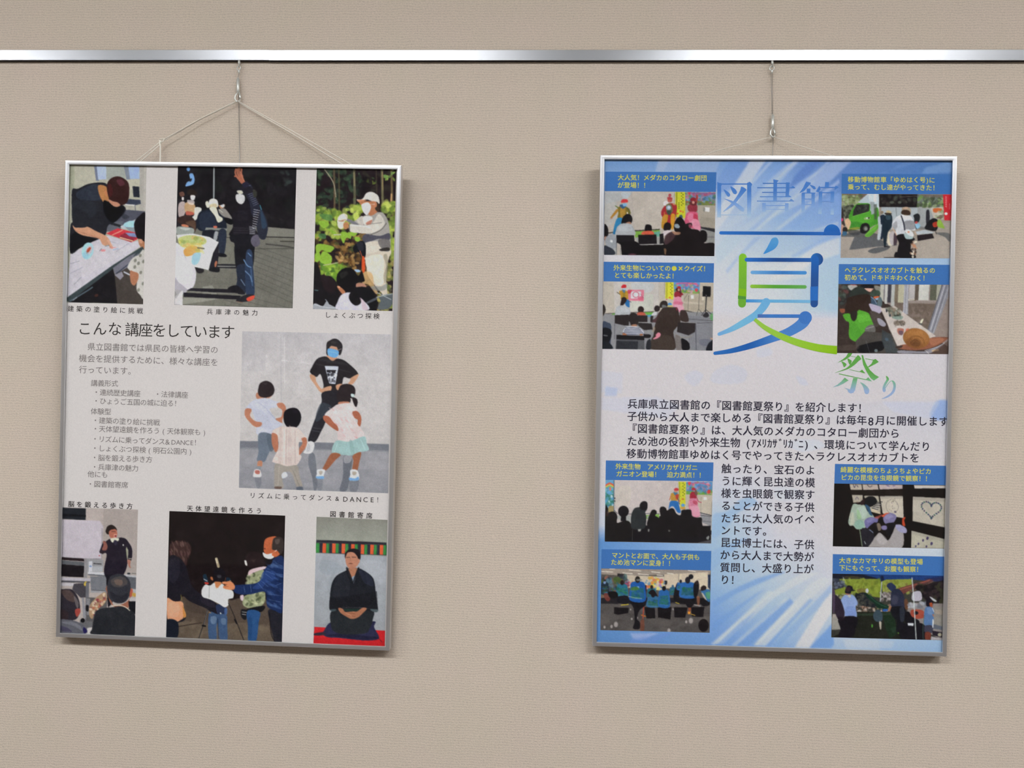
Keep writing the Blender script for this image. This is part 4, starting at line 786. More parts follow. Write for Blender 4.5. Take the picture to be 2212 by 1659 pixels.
# performers
p.P('b88c34', '375,550 440,530 530,560 530,680 500,700 410,690 400,620').P('8a7a34', '440,560 480,560 470,690 440,690', .7).P('5c7890', '425,520 480,520 470,570 440,560').P('c83038', '410,470 440,435 490,438 498,470 480,490 420,490').P('a8c4d8', '440,495 480,495 475,525 445,520').L('6a6048', 14, '340,565 390,600').L('d08068', 12, '520,690 570,725').P('2a6aa4', '470,700 545,700 550,820 490,790').L('203a5c', 8, '540,715 580,730')
p.Q('d88094', '522,520 800,524 792,716 535,705').Q('d8d4d8', '572,548 750,550 745,665 572,670').E('c45c70', 660, 605, 58, 52).E('d8d8dc', 660, 605, 46, 41).P('cc4c60', '522,530 590,530 570,580 530,590').P('d06078', '700,640 780,640 785,700 700,690', .8).L('8c5060', 5, '740,590 785,660')
p.P('8c2834', '1330,560 1400,540 1470,600 1440,620 1425,650 1330,650 1315,600').P('b02c34', '1360,480 1400,458 1430,480 1425,505 1365,500').P('4c2828', '1345,500 1420,505 1430,600 1400,560 1345,540').E('c89080', 1392, 522, 18, 22).P('d888a0', '1330,650 1425,650 1460,800 1480,880 1400,900 1300,820 1300,720').P('c05c74', '1330,720 1460,730 1450,770 1310,760', .6).P('e0a8b8', '1330,780 1470,800 1450,870 1340,850', .7)
# audience
p.P('2a2224', '410,700 420,660 460,645 500,670 495,720 440,790 410,830 392,790').P('b0b4b8', '305,930 330,820 400,790 470,790 540,830 570,920 500,955 330,955').P('c8ccd0', '340,850 480,820 540,900 360,900', .4)
p.P('2a2020', '695,850 715,810 760,803 795,840 790,890 750,915 705,905').P('b85a48', '680,950 710,905 800,910 820,955').P('2a2223', '972,850 990,800 1030,788 1070,820 1060,880 1000,895').P('c8c8cc', '925,960 960,905 1010,895 1010,950').P('4c3438', '1000,1000 1060,900 1120,880 1110,1050 940,1080 930,1040')
p.P('2e2624', '1065,790 1080,740 1130,706 1190,725 1200,800 1150,820 1080,830').P('6a6c6c', '1110,780 1170,790 1210,840 1150,860 1110,830').P('362c28', '1100,850 1180,820 1300,820 1370,830 1400,950 1420,1080 1340,1180 1300,1260 1320,1540 910,1530 920,1380 960,1300 980,1150 1030,1000').P('443a34', '960,1350 1240,1300 1300,1540 910,1530', .7).P('8c3040', '1340,840 1370,830 1360,880', .8).P('3a2e2c', '1420,880 1480,870 1530,910 1560,1060 1450,1060 1410,1000')
p.P('d88898', '1000,1290 1040,1250 1080,1270 1070,1320 1000,1360 950,1360 1000,1320').P('9c8c78', '940,1190 980,1150 990,1200 950,1250', .7)
p.Q('2c2628', '300,955 545,945 540,1130 460,1130 300,1095').Q('2c2628', '690,955 860,960 860,1075 690,1070').Q('2b2528', '910,965 960,965 940,1080 905,1070').L('a09c98', 7, '700,1075 880,1080').L('88888c', 7, '310,1100 440,1130').L('56565c', 9, '300,1090 295,1360').Q('2c2829', '700,1085 930,1095 950,1200 800,1210 700,1130').Q('2c2728', '1380,1075 1680,1090 1670,1240 1560,1300 1360,1240').L('a8a49c', 6, '1420,1070 1680,1085').P('8c8474', '1320,1270 1480,1330 1640,1290 1560,1340 1400,1340', .5).L('40404a', 9, '1680,1110 1690,1550').L('505058', 7, '1570,1340 1575,1450')
p.P('2b2526', '550,950 600,915 660,925 695,980 700,1100 660,1130 580,1130 545,1060 470,1110 460,1080 520,1060').P('a87860', '590,1120 670,1110 670,1150 600,1155')
p.P('d0d2da', '440,1220 500,1155 590,1145 680,1150 760,1200 800,1260 740,1290 500,1285 450,1265')
for i in range(5): p.L('3c4058', 13, f'{488-i*14},{1172+i*26} 600,{1168+i*28} {720+i*20},{1178+i*24}', .9)
p.P('a06848', '440,1260 490,1270 500,1300 440,1300').P('a06848', '730,1275 780,1275 770,1300 730,1300').Q('17151a', '325,1290 810,1310 805,1385 325,1370').Q('55565a', '325,1365 805,1380 810,1540 315,1530').Q('22242a', '330,1390 500,1400 700,1400 690,1540 320,1535', .8).P('26282e', '850,1400 910,1370 910,1535 835,1530').P('1a181c', '800,1280 910,1290 900,1340 810,1340')
p.P('141318', '1430,1360 1500,1370 1560,1420 1580,1480 1565,1545 1450,1540').P('6c6460', '1330,1300 1420,1340 1440,1540 1350,1540', .7)
p.P('2c2624', '98,780 130,800 145,870 120,940 98,960').P('3c4658', '95,1070 180,1080 235,1120 240,1300 230,1440 270,1530 88,1531 90,1300').P('15161c', '92,1180 230,1200 240,1320 180,1440 92,1400').P('a8a8a8', '110,1290 180,1300 170,1312 110,1305', .6).P('1a1e24', '95,1400 200,1420 265,1520 90,1530').P('1a1c24', '1890,1450 1950,1390 1975,1380 1968,1561 1860,1558').P('d8a080', '1925,1345 1975,1350 1972,1375', .8)
photo(PR, SR, p, 'photograph of a quiz show with a pink board and a black loudspeaker')

# green truck and visitors
p = Print((1800, 360, 7.9), '144,458 2031,470 1986,1566 124,1556', '9a9084')
p.Q('6e6058', '145,458 620,465 540,560 150,540').N('150,480 470,480 470,680 150,700', '6c7c50 94a474 50603c a8b08c 7a8a5c 8c9c70', 80, 12, 30, 61, 1.4).Q('45483e', '150,680 340,640 300,860 220,900 150,800').N('150,680 330,650 280,860 160,830', '2c3028 5a6050 6c7060', 24, 12, 26, 62)
p.Q('c4d0d6', '590,462 780,462 780,760 620,900 600,640 420,610').Q('e8eaea', '690,465 740,465 730,600 690,600', .7).Q('98a8b0', '430,600 600,480 620,640 500,640', .4).Q('1f1c1e', '780,465 1440,470 1430,700 785,690').N('800,500 1400,500 1380,660 800,660', '3a3632 2a2628 48443c 4c5448', 30, 12, 34, 63, 1.3, .7).E('6c7464', 1000, 610, 40, 24, 0, .6).E('6c7464', 1130, 610, 30, 24, 0, .6).L('7a6c60', 7, '1140,520 1420,500').Q('707a70', '1435,470 1880,478 1880,690 1435,690').N('1440,500 1880,500 1880,690 1440,690', '6c8c4c 4c5c3c 8ca46c 3a4434 a0ac88 585c54', 60, 12, 30, 64).Q('6e625c', '1480,470 1880,478 1870,530 1560,520', .8)
p.Q('a9b2b6', '820,690 1500,695 1600,1000 1300,1080 830,1060').L('70787c', 9, '1070,700 1080,840').Q('9ca0a0', '1440,700 1710,705 1700,1050 1440,1060').P('2a2a30', '1590,750 1640,760 1640,1000 1600,1040 1580,900').Q('c8c0b4', '1650,700 1880,690 1880,900 1720,900', .8).P('c86c3c', '1710,715 1850,715 1840,770 1720,780').N('1720,760 1880,760 1870,880 1740,890', '7c9468 a0ac8c 6c5c4c c8c4b4', 20, 10, 20, 65)
p.Q('c62d36', '1872,475 2030,474 2005,920 1895,915').E('e0dcd4', 1925, 803, 26, 24)
for i in range(6): p.E('e8a0a0', 1925, 520 + i * 32, 14, 11, 20, .8)
for i in range(4): p.E('e8a0a0', 1985, 640 + i * 26, 8, 9, 20, .7)
# ground
p.Q('a39a90', '128,1190 500,1150 760,1230 1080,1330 1420,1270 1900,960 2000,960 1986,1566 124,1556').Q('b0a69a', '1420,1270 1900,1180 1986,1300 1986,1566 1400,1560', .6).Q('5e6062', '270,1418 360,1200 700,1180 900,1300 1100,1330 1080,1345 700,1370 400,1410').P('5c5e60', '590,1440 720,1385 860,1370 960,1390 860,1440 700,1482').Q('5c5c5c', '135,1150 600,1100 900,1200 700,1220 360,1200 140,1195').P('5c5e5e', '1740,1130 1980,1140 1985,1280 1900,1200', .8).Q('6a6a68', '1430,1010 1720,1060 1700,1100 1430,1060', .7)
p.Q('b4bcc0', '1400,1110 1560,1075 1730,1120 1680,1140 1430,1160').Q('262024', '1430,1170 1690,1140 1720,1220 1440,1270').P('1c1c20', '1560,1040 1640,920 1720,880 1790,930 1760,1090 1620,1080').P('a83c2c', '1700,960 1780,940 1780,1020 1710,1030').P('8cb048', '1780,920 1830,910 1890,1020 1890,1055 1780,1020').L('383434', 9, '1730,1050 1760,1150')
# truck cab
p.P('46912e', '275,820 340,700 400,640 470,625 620,635 640,760 760,700 770,950 700,1000 560,1080 470,1060 300,1090 240,1090 260,950').P('5aa838', '300,860 600,780 700,860 640,960 400,960 300,940', .6).P('3a7c30', '280,940 500,960 460,1060 280,1080', .6).Q('2e302e', '395,650 615,640 610,760 330,850 345,740').N('400,670 600,660 590,750 400,800', '46504a 5c6058 202424', 14, 12, 30, 66, 1.3, .6).L('78b850', 9, '330,850 620,768')
p.Q('9aa4a6', '625,600 700,600 710,800 650,820').Q('4a5048', '690,640 745,640 740,900 700,900', .7).P('8ca868', '530,870 620,860 630,890 570,910 530,900').E('d8dcd4', 580, 878, 20, 12).P('262a26', '590,870 620,868 620,885 595,885').P('a09040', '240,1060 420,1030 440,1060 260,1100', .7)
p.P('1d1c1e', '455,1100 480,990 560,960 620,1010 600,1120 500,1140').E('50504c', 550, 1055, 42, 46).E('8a8c84', 556, 1060, 26, 30).P('6cae42', '540,1170 620,1080 740,990 770,1000 760,1060 640,1180 570,1200').P('549030', '560,1170 700,1080 760,1010 760,1060 640,1180', .5)
p.P('34302c', '145,700 175,760 180,900 200,1000 160,1010 140,900').P('c83c6c', '135,890 165,880 165,920 140,930').P('d0b08c', '200,930 250,880 300,950 270,1060 240,1060').P('b89080', '140,1000 180,1010 150,1140 130,1150').P('2a2624', '170,1040 230,1040 240,1110 165,1110').P('3c6480', '160,1110 230,1110 220,1170 160,1170').P('303438', '260,1070 460,1100 420,1170 280,1150', .6)
# visitors
p.P('8a7a68', '800,770 840,755 860,790 820,810').P('202c3a', '790,860 860,820 900,900 880,1100 830,1240 780,1180 810,1000').P('b8c0c4', '760,870 800,860 810,980 830,1000 800,1230 750,1230 770,1050').P('1d2a34', '850,880 910,820 990,820 1010,920 990,1040 930,1130 900,1330 870,1370 850,1200 840,1040').P('46606c', '900,830 980,840 970,900 910,900', .6).P('c0b088', '905,760 940,745 985,770 980,800 920,800').P('383028', '880,790 990,795 980,820 900,822').P('d0c8b4', '935,1130 970,1110 1010,1160 1020,1330 930,1330').P('b8b0b0', '960,1140 1060,1110 1070,1300 1010,1340 970,1300').P('4a3c44', '1040,1130 1090,1180 1080,1320 1030,1330').L('26242a', 20, '870,1360 960,1370')
p.P('c9ccd0', '1000,990 1050,880 1160,820 1290,830 1370,920 1400,1060 1380,1090 1230,1080 1220,1150 1080,1180 1060,1060').P('e4e4e2', '1090,870 1160,825 1300,840 1340,890 1200,900', .8).P('808084', '1210,940 1370,930 1390,1060 1240,1070', .8).P('8c8c90', '1010,990 1080,930 1090,1040 1040,1060', .6).L('2a2c38', 22, '1160,840 1200,960 1220,1080', 1).P('a89880', '1170,720 1200,690 1280,690 1320,730 1310,820 1200,825').P('3c2c24', '1165,760 1210,735 1290,750 1320,800 1290,830 1170,810').P('caa890', '1200,700 1270,695 1260,720 1210,725', .7)
p.P('1a181c', '1080,1180 1220,1150 1390,1230 1350,1280 1320,1400 1390,1500 1390,1560 1110,1556 1100,1400 1120,1300').P('d4d8d8', '1225,1085 1290,1070 1360,1130 1365,1190 1300,1185 1240,1130').P('a8bcbc', '1205,1140 1260,1150 1320,1195 1355,1190 1350,1230 1240,1230').E('c88060', 1285, 1115, 18, 14).L('c8a890', 14, '1010,1040 1080,1170').L('c8a890', 12, '1390,1110 1410,1160').L('2a3c50', 20, '1400,1000 1420,1060').P('1c1a1e', '1060,1460 1100,1470 1110,1540 1040,1540').N('1320,1280 1420,1280 1410,1540 1320,1540', 'c08868 e8dcc8 3a2c28 b89478 2a2428', 30, 9, 20, 67, 1.4).L('1c1a1e', 12, '870,1552 1100,1550').P('202428', '1370,830 1440,800 1480,850 1460,940 1390,960 1380,880').P('b84848', '1395,940 1440,935 1430,970 1400,970').P('8cb8d0', '1400,985 1470,975 1480,1030 1430,1060 1410,1030')
photo(PR, SR, p, 'photograph of a green truck with visitors round it')

# snail shell and stag beetle table
p = Print((1800, 560, 7.9), '88,418 1981,430 1976,1621 64,1601', '3a302c')
p.Q('93857f', '800,430 1980,430 1976,1500 1700,1330 1100,860 820,700').Q('6f6258', '1050,700 1750,720 1700,1250 1560,1170 1040,810').Q('a59a94', '1280,680 1760,690 1740,760 1290,750', .7).N('1260,780 1700,800 1640,1180 1300,960', '7c6e64 5e5248 8a7c74', 40, 14, 40, 71, 1.5, .5).Q('94867e', '1800,700 1980,620 1976,1400 1720,1290 1740,1000')
for x0, x1, c in ((805, 870, 'b8b8ac'), (870, 885, '6a6870'), (885, 935, 'c0c0ba'), (935, 995, '3f3e46'), (995, 1055, 'b4b6b2'), (1055, 1115, '7c7060'), (1115, 1215, 'b8b49a'), (1215, 1290, '9c9ca0'), (1300, 1400, 'b4b0ae'), (1400, 1465, '5c5248'), (1465, 1640, 'c8c8c0'), (1660, 1770, '5e6052'), (1770, 1840, 'a8a898')):
    b = {805: 730, 885: 760, 935: 740, 995: 800, 1055: 720, 1115: 740, 1215: 940}.get(x0, 700); p.Q(c, f'{x0},430 {x1},430 {x1-14},{b} {x0-14},{b}')
p.Q('a8a8ae', '1215,430 1290,430 1250,940 1185,930').L('707078', 9, '1245,440 1220,930', .8, False).L('5c4c3c', 14, '1300,690 1400,700').Q('d0ccc0', '1270,680 1390,670 1390,700 1280,710', .6)
p.Q('8c8c94', '1850,440 1975,440 1960,640 1720,1270 1600,1230').L('54545c', 16, '1860,440 1620,1200', .9, False).L('c8c8cc', 12, '1900,450 1660,1210', .9, False).L('60606a', 10, '1935,450 1690,1240', .9, False).L('b8b8bc', 10, '1965,480 1700,1270', .8, False)
# dark people at the left
p.Q('3a302c', '88,418 600,425 900,780 900,900 1130,1605 64,1601').N('90,430 420,430 360,760 90,800', '3c4a40 2c2a2c 54645c 6a3c3c 1e2024 44504c', 50, 14, 40, 72, 1.5, .7).P('e0dcd4', '250,450 400,445 390,520 300,530', .7).P('b05058', '280,432 400,432 360,448', .7).P('c06848', '110,850 200,850 190,910 130,910', .6)
p.P('1c1c20', '420,500 480,440 600,425 690,440 700,480 640,500 560,490 400,560 300,540').P('d2a898', '520,500 680,500 670,520 640,555 600,550').P('a8a89c', '700,450 800,470 800,560 720,520', .7).P('3b4a40', '620,590 680,535 760,530 800,560 800,610 740,630 660,630').P('c8643c', '690,640 790,630 770,665 700,675').P('8ab0cc', '720,670 780,660 770,690 730,695').P('3c5064', '610,680 660,640 740,720 745,810 640,770').L('9cb0c4', 8, '640,640 700,690 740,760').P('5c6c70', '780,640 830,680 830,780 790,830 750,760')
p.P('2d3430', '290,560 380,480 480,470 600,570 580,640 300,650').P('30241f', '270,650 600,600 640,760 600,920 500,880 420,880 400,980 340,1060 260,1040 200,900 220,760')
p.P('56a034', '165,955 230,925 290,940 330,1050 420,880 480,875 600,920 640,1000 690,1110 700,1230 590,1240 520,1260 640,1350 600,1390 460,1418 360,1400 270,1320 270,1090 215,1050').P('6ab842', '420,950 580,940 640,1040 560,1060 440,1080', .6).P('4a9030', '290,1100 400,1120 480,1280 400,1360 290,1280', .5).P('2a2622', '300,900 400,880 400,1000 350,1060 300,1000')
p.P('6a6864', '540,1190 600,1130 690,1120 720,1230 620,1280 560,1250').L('a8a8a4', 9, '560,1185 690,1150').P('b0a8bc', '610,760 750,790 830,830 810,910 720,940 660,880').P('4c4440', '650,880 800,940 830,1040 760,1150 690,1120 640,960').P('9c98a4', '750,1010 830,1030 900,1110 860,1150 780,1110').Q('4a4642', '540,1230 1000,1270 1130,1605 400,1601 380,1400').P('141418', '440,1480 830,1400 830,1560 450,1590').E('6a9ccc', 912, 1368, 34, 26, 20).Q('3c4448', '830,1200 960,1270 1120,1600 900,1600 830,1400', .8).E('7c8c8c', 730, 1560, 30, 26, 0, .8).L('788084', 6, '560,1400 620,1590', .6).P('5a4e48', '100,1480 380,1460 430,1530 120,1560', .4)
# table and specimens
p.Q('c4bab2', '800,830 900,830 1050,800 1750,1310 1700,1330 1400,1500 1090,1480').Q('cdc4be', '900,1000 1200,1050 1300,1200 1100,1400 950,1200', .5)
p.P('68685c', '920,830 1010,820 1150,930 1130,960 1060,970 960,930').P('3c4038', '1040,950 1150,935 1110,975 1050,985').N('900,840 1140,840 1180,1000 980,1000', '7a7c70 54584c 9ca094 8c7c6c', 34, 10, 22, 73).P('80988c', '1010,980 1180,970 1160,1030 1040,1020', .8).P('807468', '1040,1060 1200,1050 1220,1110 1060,1130').N('1040,1050 1220,1050 1210,1130 1050,1130', '5c544c 9a8e84 706458', 16, 9, 18, 74).P('a86c5c', '1100,1180 1200,1190 1190,1280 1130,1290 1095,1240').P('50485c', '1120,1220 1190,1230 1180,1290 1130,1280', .7).E('2c3038', 910, 880, 14, 26).E('2c3038', 968, 960, 14, 24)
p.P('e0dcc0', '1480,1080 1510,1025 1540,1025 1510,1090').P('4c5050', '1450,1100 1520,1100 1500,1120')
# shell
p.P('8e5a44', '1080,1510 1230,1450 1500,1480 1640,1350 1860,1330 1960,1340 1900,1400 1760,1480 1560,1540 1300,1550').P('b0785c', '1640,1360 1850,1345 1880,1390 1700,1470', .6).P('3a2c28', '1060,1495 1180,1470 1160,1510 1090,1520').L('5c3c30', 8, '1850,1330 1965,1340').E('8e5f33', 1415, 1350, 228, 170, 12).E('a87442', 1430, 1330, 200, 140, 12, .6, .4).E('b8824a', 1400, 1250, 130, 50, 0, .4, .6).E('6c4428', 1390, 1430, 150, 90, 10, .5, .4)
p.L('6a4426', 12, '1300,1390 1330,1330 1420,1310 1520,1350 1560,1440', .6).L('b07c48', 12, '1330,1410 1370,1350 1430,1340 1500,1380 1520,1440', .6).E('5a3a24', 1400, 1430, 90, 60, 10, .6).L('8a5c34', 9, '1345,1430 1400,1390 1460,1420', .7).P('c86a50', '1240,1190 1290,1180 1280,1210 1240,1230', .8)
p.P('a4a4b0', '1110,1560 1300,1560 1560,1570 1800,1480 1900,1440 1700,1590 1500,1605 1140,1605', .8).L('c8c8d0', 8, '1560,1560 1760,1500 1900,1430').P('d0b080', '1680,1560 1780,1530 1800,1560 1700,1575').L('e0dcd8', 8, '1590,1570 1630,1610').Q('5c4840', '1830,1480 1976,1380 1976,1621 1640,1620', .7)
photo(PR, SR, p, 'photograph of a big snail model and insect specimens on a table')

# stage show, heads in silhouette
p = Print((1290, 980, 7.9), '141,442 1973,470 1946,1533 129,1500', 'bcb4b0')
p.Q('c6bcb8', '300,455 1370,470 1370,1020 330,1020', .7).P('c8c0b0', '320,600 560,560 540,860 330,900', .4)
p.Q('6aa0c4', '141,442 290,450 280,1000 135,990').Q('3c7c70', '138,680 285,690 280,900 136,900').N('145,580 280,590 278,900 140,900', '5c9cc8 4c8c78 7cb4c8 3c7c6c e0e4e8 3c6cb0', 36, 10, 26, 81, 1.4, .8).L('e05838', 24, '150,540 215,505 280,540').L('e8c048', 16, '150,565 215,532 280,565').L('7ac060', 12, '152,585 215,552 280,585').P('e07850', '210,570 240,580 230,630 210,620').P('9c8c60', '200,900 280,900 278,1000 190,1000').Q('4c5c6c', '284,450 296,450 290,1000 278,1000').L('3c3c3c', 9, '290,970 350,1020').E('3c3c3c', 302, 760, 10, 14).E('3c3c3c', 302, 808, 10, 12)
p.Q('c8c83a', '1385,480 1520,480 1500,950 1420,945').L('84842c', 12, '1405,490 1402,800', .7, False)
for i in range(9): p.E('5a6824', 1465 + (i % 2) * 22, 505 + i * 26, 9, 8)
p.E('d8683a', 1460, 775, 20, 12).E('d8603a', 1408, 805, 14, 12).E('5c94c8', 1465, 880, 32, 28).P('c89048', '1430,915 1500,915 1495,945 1430,945')
p.Q('5c8cb8', '1520,480 1968,480 1962,660 1520,650').Q('6ea03c', '1520,640 1962,650 1958,705 1520,695').N('1530,485 1960,490 1955,690 1530,680', '6a9cd0 8ab06a 50789c c85a7c d07c8c 3e6ea0 6c9a40 dc98a8', 70, 9, 24, 82, 1.4, .75).L('c85c78', 22, '1600,510 1750,500 1930,540', .7).P('d04048', '1545,490 1600,490 1575,545').P('d04a44', '1890,620 1930,620 1925,680 1880,670')
p.Q('bcb2a2', '1510,700 1958,705 1950,1060 1770,1010 1520,930').L('807868', 6, '1775,740 1770,1000').L('807868', 5, '1955,820 1950,1050').Q('dcdcdc', '1815,740 1870,740 1870,790 1815,790').L('2c3038', 13, '1760,1010 1950,1055', 1, False).Q('8c8c90', '1760,1030 1950,1070 1945,1240 1800,1180').L('3c3c40', 8, '1750,1050 1950,1070').L('50545a', 8, '1800,1150 1945,1165').L('3c4048', 9, '530,1030 910,1020 1060,1025', .9, False)
p.Q('7cac4c', '500,1070 1060,1035 1050,1100 880,1110 520,1110').Q('a6a8a4', '340,1050 600,1060 600,1190 480,1140 350,1120').Q('a0a4a4', '840,1080 900,1050 870,1110')
# performers in red caps
p.P('b88c3c', '1255,690 1310,670 1390,690 1400,740 1370,800 1270,810').P('c03c40', '1310,610 1340,585 1385,595 1385,630 1320,632').P('4c7890', '1300,660 1350,640 1375,680 1330,710').P('c89078', '1318,635 1370,635 1360,660 1325,660').L('b86c50', 14, '1255,720 1235,790').L('3c3a44', 11, '1370,740 1405,860').P('2d6aac', '1255,810 1370,815 1400,900 1425,1000 1370,1000 1300,900 1240,920 1220,970 1225,900').P('b0283c', '1340,700 1390,700 1370,780 1340,760', .7)
p.P('9c2c3c', '1585,690 1620,650 1690,660 1700,720 1680,770 1590,770').P('a83440', '1610,600 1640,575 1680,595 1675,625 1620,625').P('6c4c44', '1680,620 1710,660 1700,720 1660,680').L('a8485a', 14, '1690,720 1725,810 1775,832').P('cc7c94', '1580,775 1700,775 1720,900 1755,1060 1650,1080 1600,1000 1560,900').P('b84c60', '1640,800 1710,820 1700,870 1640,850', .8).P('e0a4b4', '1580,900 1720,900 1750,1050 1640,1060 1600,960', .7).L('dc98a8', 10, '1570,820 1590,900')
# audience silhouettes
p.Q('18161a', '132,1290 600,1220 1940,1230 1940,1533 129,1500').P('1a1819', '138,920 175,910 190,960 180,1010 210,1000 260,985 320,1010 345,1080 340,1180 480,1140 570,1190 600,1400 135,1500').E('18161a', 448, 985, 92, 96).Q('18161a', '405,1060 490,1060 495,1150 400,1150').P('3a2420', '150,1000 200,990 190,1060 150,1060', .6)
p.P('2c3032', '590,1020 640,930 720,910 760,870 800,830 850,850 850,950 820,1000 840,1100 800,1280 600,1280 575,1150').P('1c1a1d', '730,860 790,810 850,830 860,910 830,960 740,950').P('191719', '900,1030 930,970 970,955 1010,975 1015,1020 990,1060 1050,1100 1060,1240 860,1240 870,1110').P('191719', '1065,980 1075,920 1120,902 1170,925 1190,970 1210,960 1260,930 1310,945 1350,1020 1420,1050 1440,970 1500,955 1600,960 1620,1060 1700,1090 1780,1090 1790,1180 1810,1240 1900,1260 1900,1400 1030,1400 1050,1100 1080,1060')
p.Q('a0a09a', '695,1290 750,1285 740,1325 700,1330').Q('8a8c86', '865,1285 895,1285 885,1335 865,1330').Q('6c6c68', '1215,1300 1245,1300 1240,1330 1215,1330').P('8a8c88', '1860,1440 1905,1400 1910,1440 1890,1470').Q('6c6c70', '1700,1520 1940,1470 1946,1533 1760,1530', .6).L('5c5c5c', 6, '600,1300 600,1480').L('6c6c6c', 8, '1800,1235 1930,1228').L('303034', 9, '1930,1230 1940,1520')
photo(PR, SR, p, 'photograph of stage performers behind a row of dark heads')

# hall of people in blue capes
p = Print((1290, 1180, 7.9), '69,377 1939,406 1919,1476 54,1431', '5a5450')
p.Q('9c9084', '70,380 1935,405 1930,480 1500,480 470,500 70,480').Q('c8bca8', '470,490 1160,520 1160,760 480,700').Q('c8baa4', '1140,480 1890,440 1920,740 1700,740 1150,720').P('dccdb4', '1650,500 1860,470 1880,680 1740,700', .6)
for a in ('75,430 265,440', '545,405 745,422', '440,455 600,468', '925,435 1070,450', '700,470 880,490', '1195,460 1300,472', '1550,412 1680,430', '215,385 300,385', '1020,492 1120,500'): p.L('ece6d8', 11, a)
p.Q('2a2628', '345,465 465,470 462,512 345,512').L('6c6458', 8, '1395,480 1390,600').Q('d8ccb0', '1400,480 1440,470 1440,560 1400,560', .7).Q('2c3850', '1890,490 1935,490 1925,740 1890,700').Q('1c1b20', '1145,585 1195,590 1190,655 1145,650').L('3c3838', 7, '1168,650 1170,720')
p.N('480,560 720,560 700,720 480,720', 'b04868 d06878 8c3848 c89060 5c7c98 48607c', 26, 10, 24, 91, 1.2).N('820,540 1140,530 1140,760 820,720', 'd0582c c8a030 d88c34 b84c5c c8c848 b07cb0 5c8cb0 d8d070 3c5c7c', 44, 12, 28, 92, 1.2).N('70,520 480,520 480,860 70,860', '4c6c6c 2c5c7c 8c6050 3c5448 a86c5c 2a3440 5c8494 47602f 303038', 80, 14, 40, 93, 1.5, .8)
p.Q('242226', '60,880 1930,880 1925,1000 60,990').Q('54504e', '58,980 1925,990 1919,1476 54,1431').N('60,1000 1920,1000 1915,1460 60,1420', '66605c 443f3e 4c4846 5c5654', 90, 20, 60, 94, 2, .5, 0)
for x, y, rx in ((320, 1335, 42), (245, 1370, 26), (125, 1380, 22), (1600, 1270, 44), (1520, 1290, 22), (570, 1080, 14), (590, 1240, 18), (685, 1220, 16), (1225, 1440, 34), (1295, 1075, 14)): p.E('b8b0ac', x, y, rx * .8, rx * 1.1, 0, .8, .5)
# seats
for q_ in ('290,1040 540,1050 530,1140 360,1170 285,1150', '800,1035 985,1040 990,1230 840,1230', '1030,1040 1270,1040 1250,1250 1040,1215', '1310,1040 1545,1045 1500,1220 1320,1215', '1600,1040 1830,1035 1810,1210 1620,1200'): p.Q('1a171a', q_)
p.L('d0b838', 14, '410,1005 530,992').L('d0b838', 11, '1340,960 1400,980').L('c8a040', 11, '1600,1155 1670,1180').Q('d89038', '1545,1110 1595,1112 1590,1162 1548,1160').L('c8782c', 16, '755,1175 825,1195').L('a84c38', 18, '795,1040 780,1230').P('704030', '740,1270 800,1260 800,1440 740,1440', .8).P('8c4c34', '1560,1040 1600,1040 1590,1110 1560,1110').E('1a1618', 1815, 1350, 88, 110, 0)
# people in capes
def cape(x, y, w_, h_, hc, c1='2c62a0', c2='2f6a4c'):
    p.P(c1, f'{x-w_*.35},{y} {x+w_*.35},{y} {x+w_*.5},{y+h_*.3} {x+w_*.48},{y+h_} {x-w_*.5},{y+h_*.95} {x-w_*.48},{y+h_*.3}'); p.Q(c2, f'{x-w_*.36},{y+h_*.34} {x+w_*.38},{y+h_*.3} {x+w_*.44},{y+h_*.86} {x-w_*.44},{y+h_*.82}', .55); p.N(f'{x-w_*.42},{y+h_*.3} {x+w_*.42},{y+h_*.3} {x+w_*.44},{y+h_*.92} {x-w_*.44},{y+h_*.88}', '2a5c96 2c7050 3c6c9c 245c48 1f4a80', 16, w_*.04, w_*.1, int(x), 1.8, .7, 5); p.L('7aa8a8', 6, f'{x-w_*.36},{y+h_*.86} {x+w_*.34},{y+h_*.9}', .45)
    p.E(hc, x, y - w_ * .16, w_ * .17, w_ * .22)
cape(130, 620, 130, 200, '221c1c', '24303c', '3a4030'); cape(425, 650, 190, 210, '2c2220', '2f7088', '3a7c50')
p.P('1c1b22', '350,860 520,850 520,980 360,960').P('1a181c', '560,920 820,930 830,1000 720,1100 680,1240 730,1300 720,1410 610,1400 640,1280 620,1060').P('2a2226', '800,700 840,680 830,930 800,920')
cape(690, 610, 260, 330, '2a2624', '2559a0', '2c6a48'); p.L('a8c0b0', 11, '535,855 640,880 760,890', .8).P('8a8a84', '670,565 750,560 765,585 680,590', .8).P('50782c', '590,700 700,690 700,740 580,750', .8).P('8cb4dc', '680,690 715,685 715,710', .9)
cape(930, 720, 150, 160, '2c2428', '2c6878', '3a5c68'); p.P('201a1e', '880,780 960,740 1040,860 1010,850 900,820'); cape(955, 860, 210, 180, '201a1e', '3a6a90', '34603c')
cape(1140, 750, 190, 290, '18161a'); cape(1290, 700, 110, 130, '3c5c78', '2c6078', '3c7050')
p.P('1c1a1e', '1350,650 1400,640 1400,880 1340,940 1300,860').P('1b191d', '1400,880 1680,880 1640,1000 1600,1045 1540,1040 1500,980 1380,960')
cape(1425, 620, 130, 130, '2a2830'); cape(1545, 620, 260, 260, '26242a', '2d62a4', '2c5c48'); p.E('1c1c22', 1600, 520, 42, 42).P('1c1a1e', '1650,640 1720,600 1740,700 1700,860 1650,860').P('2c2426', '1680,600 1720,585 1730,640 1690,650')
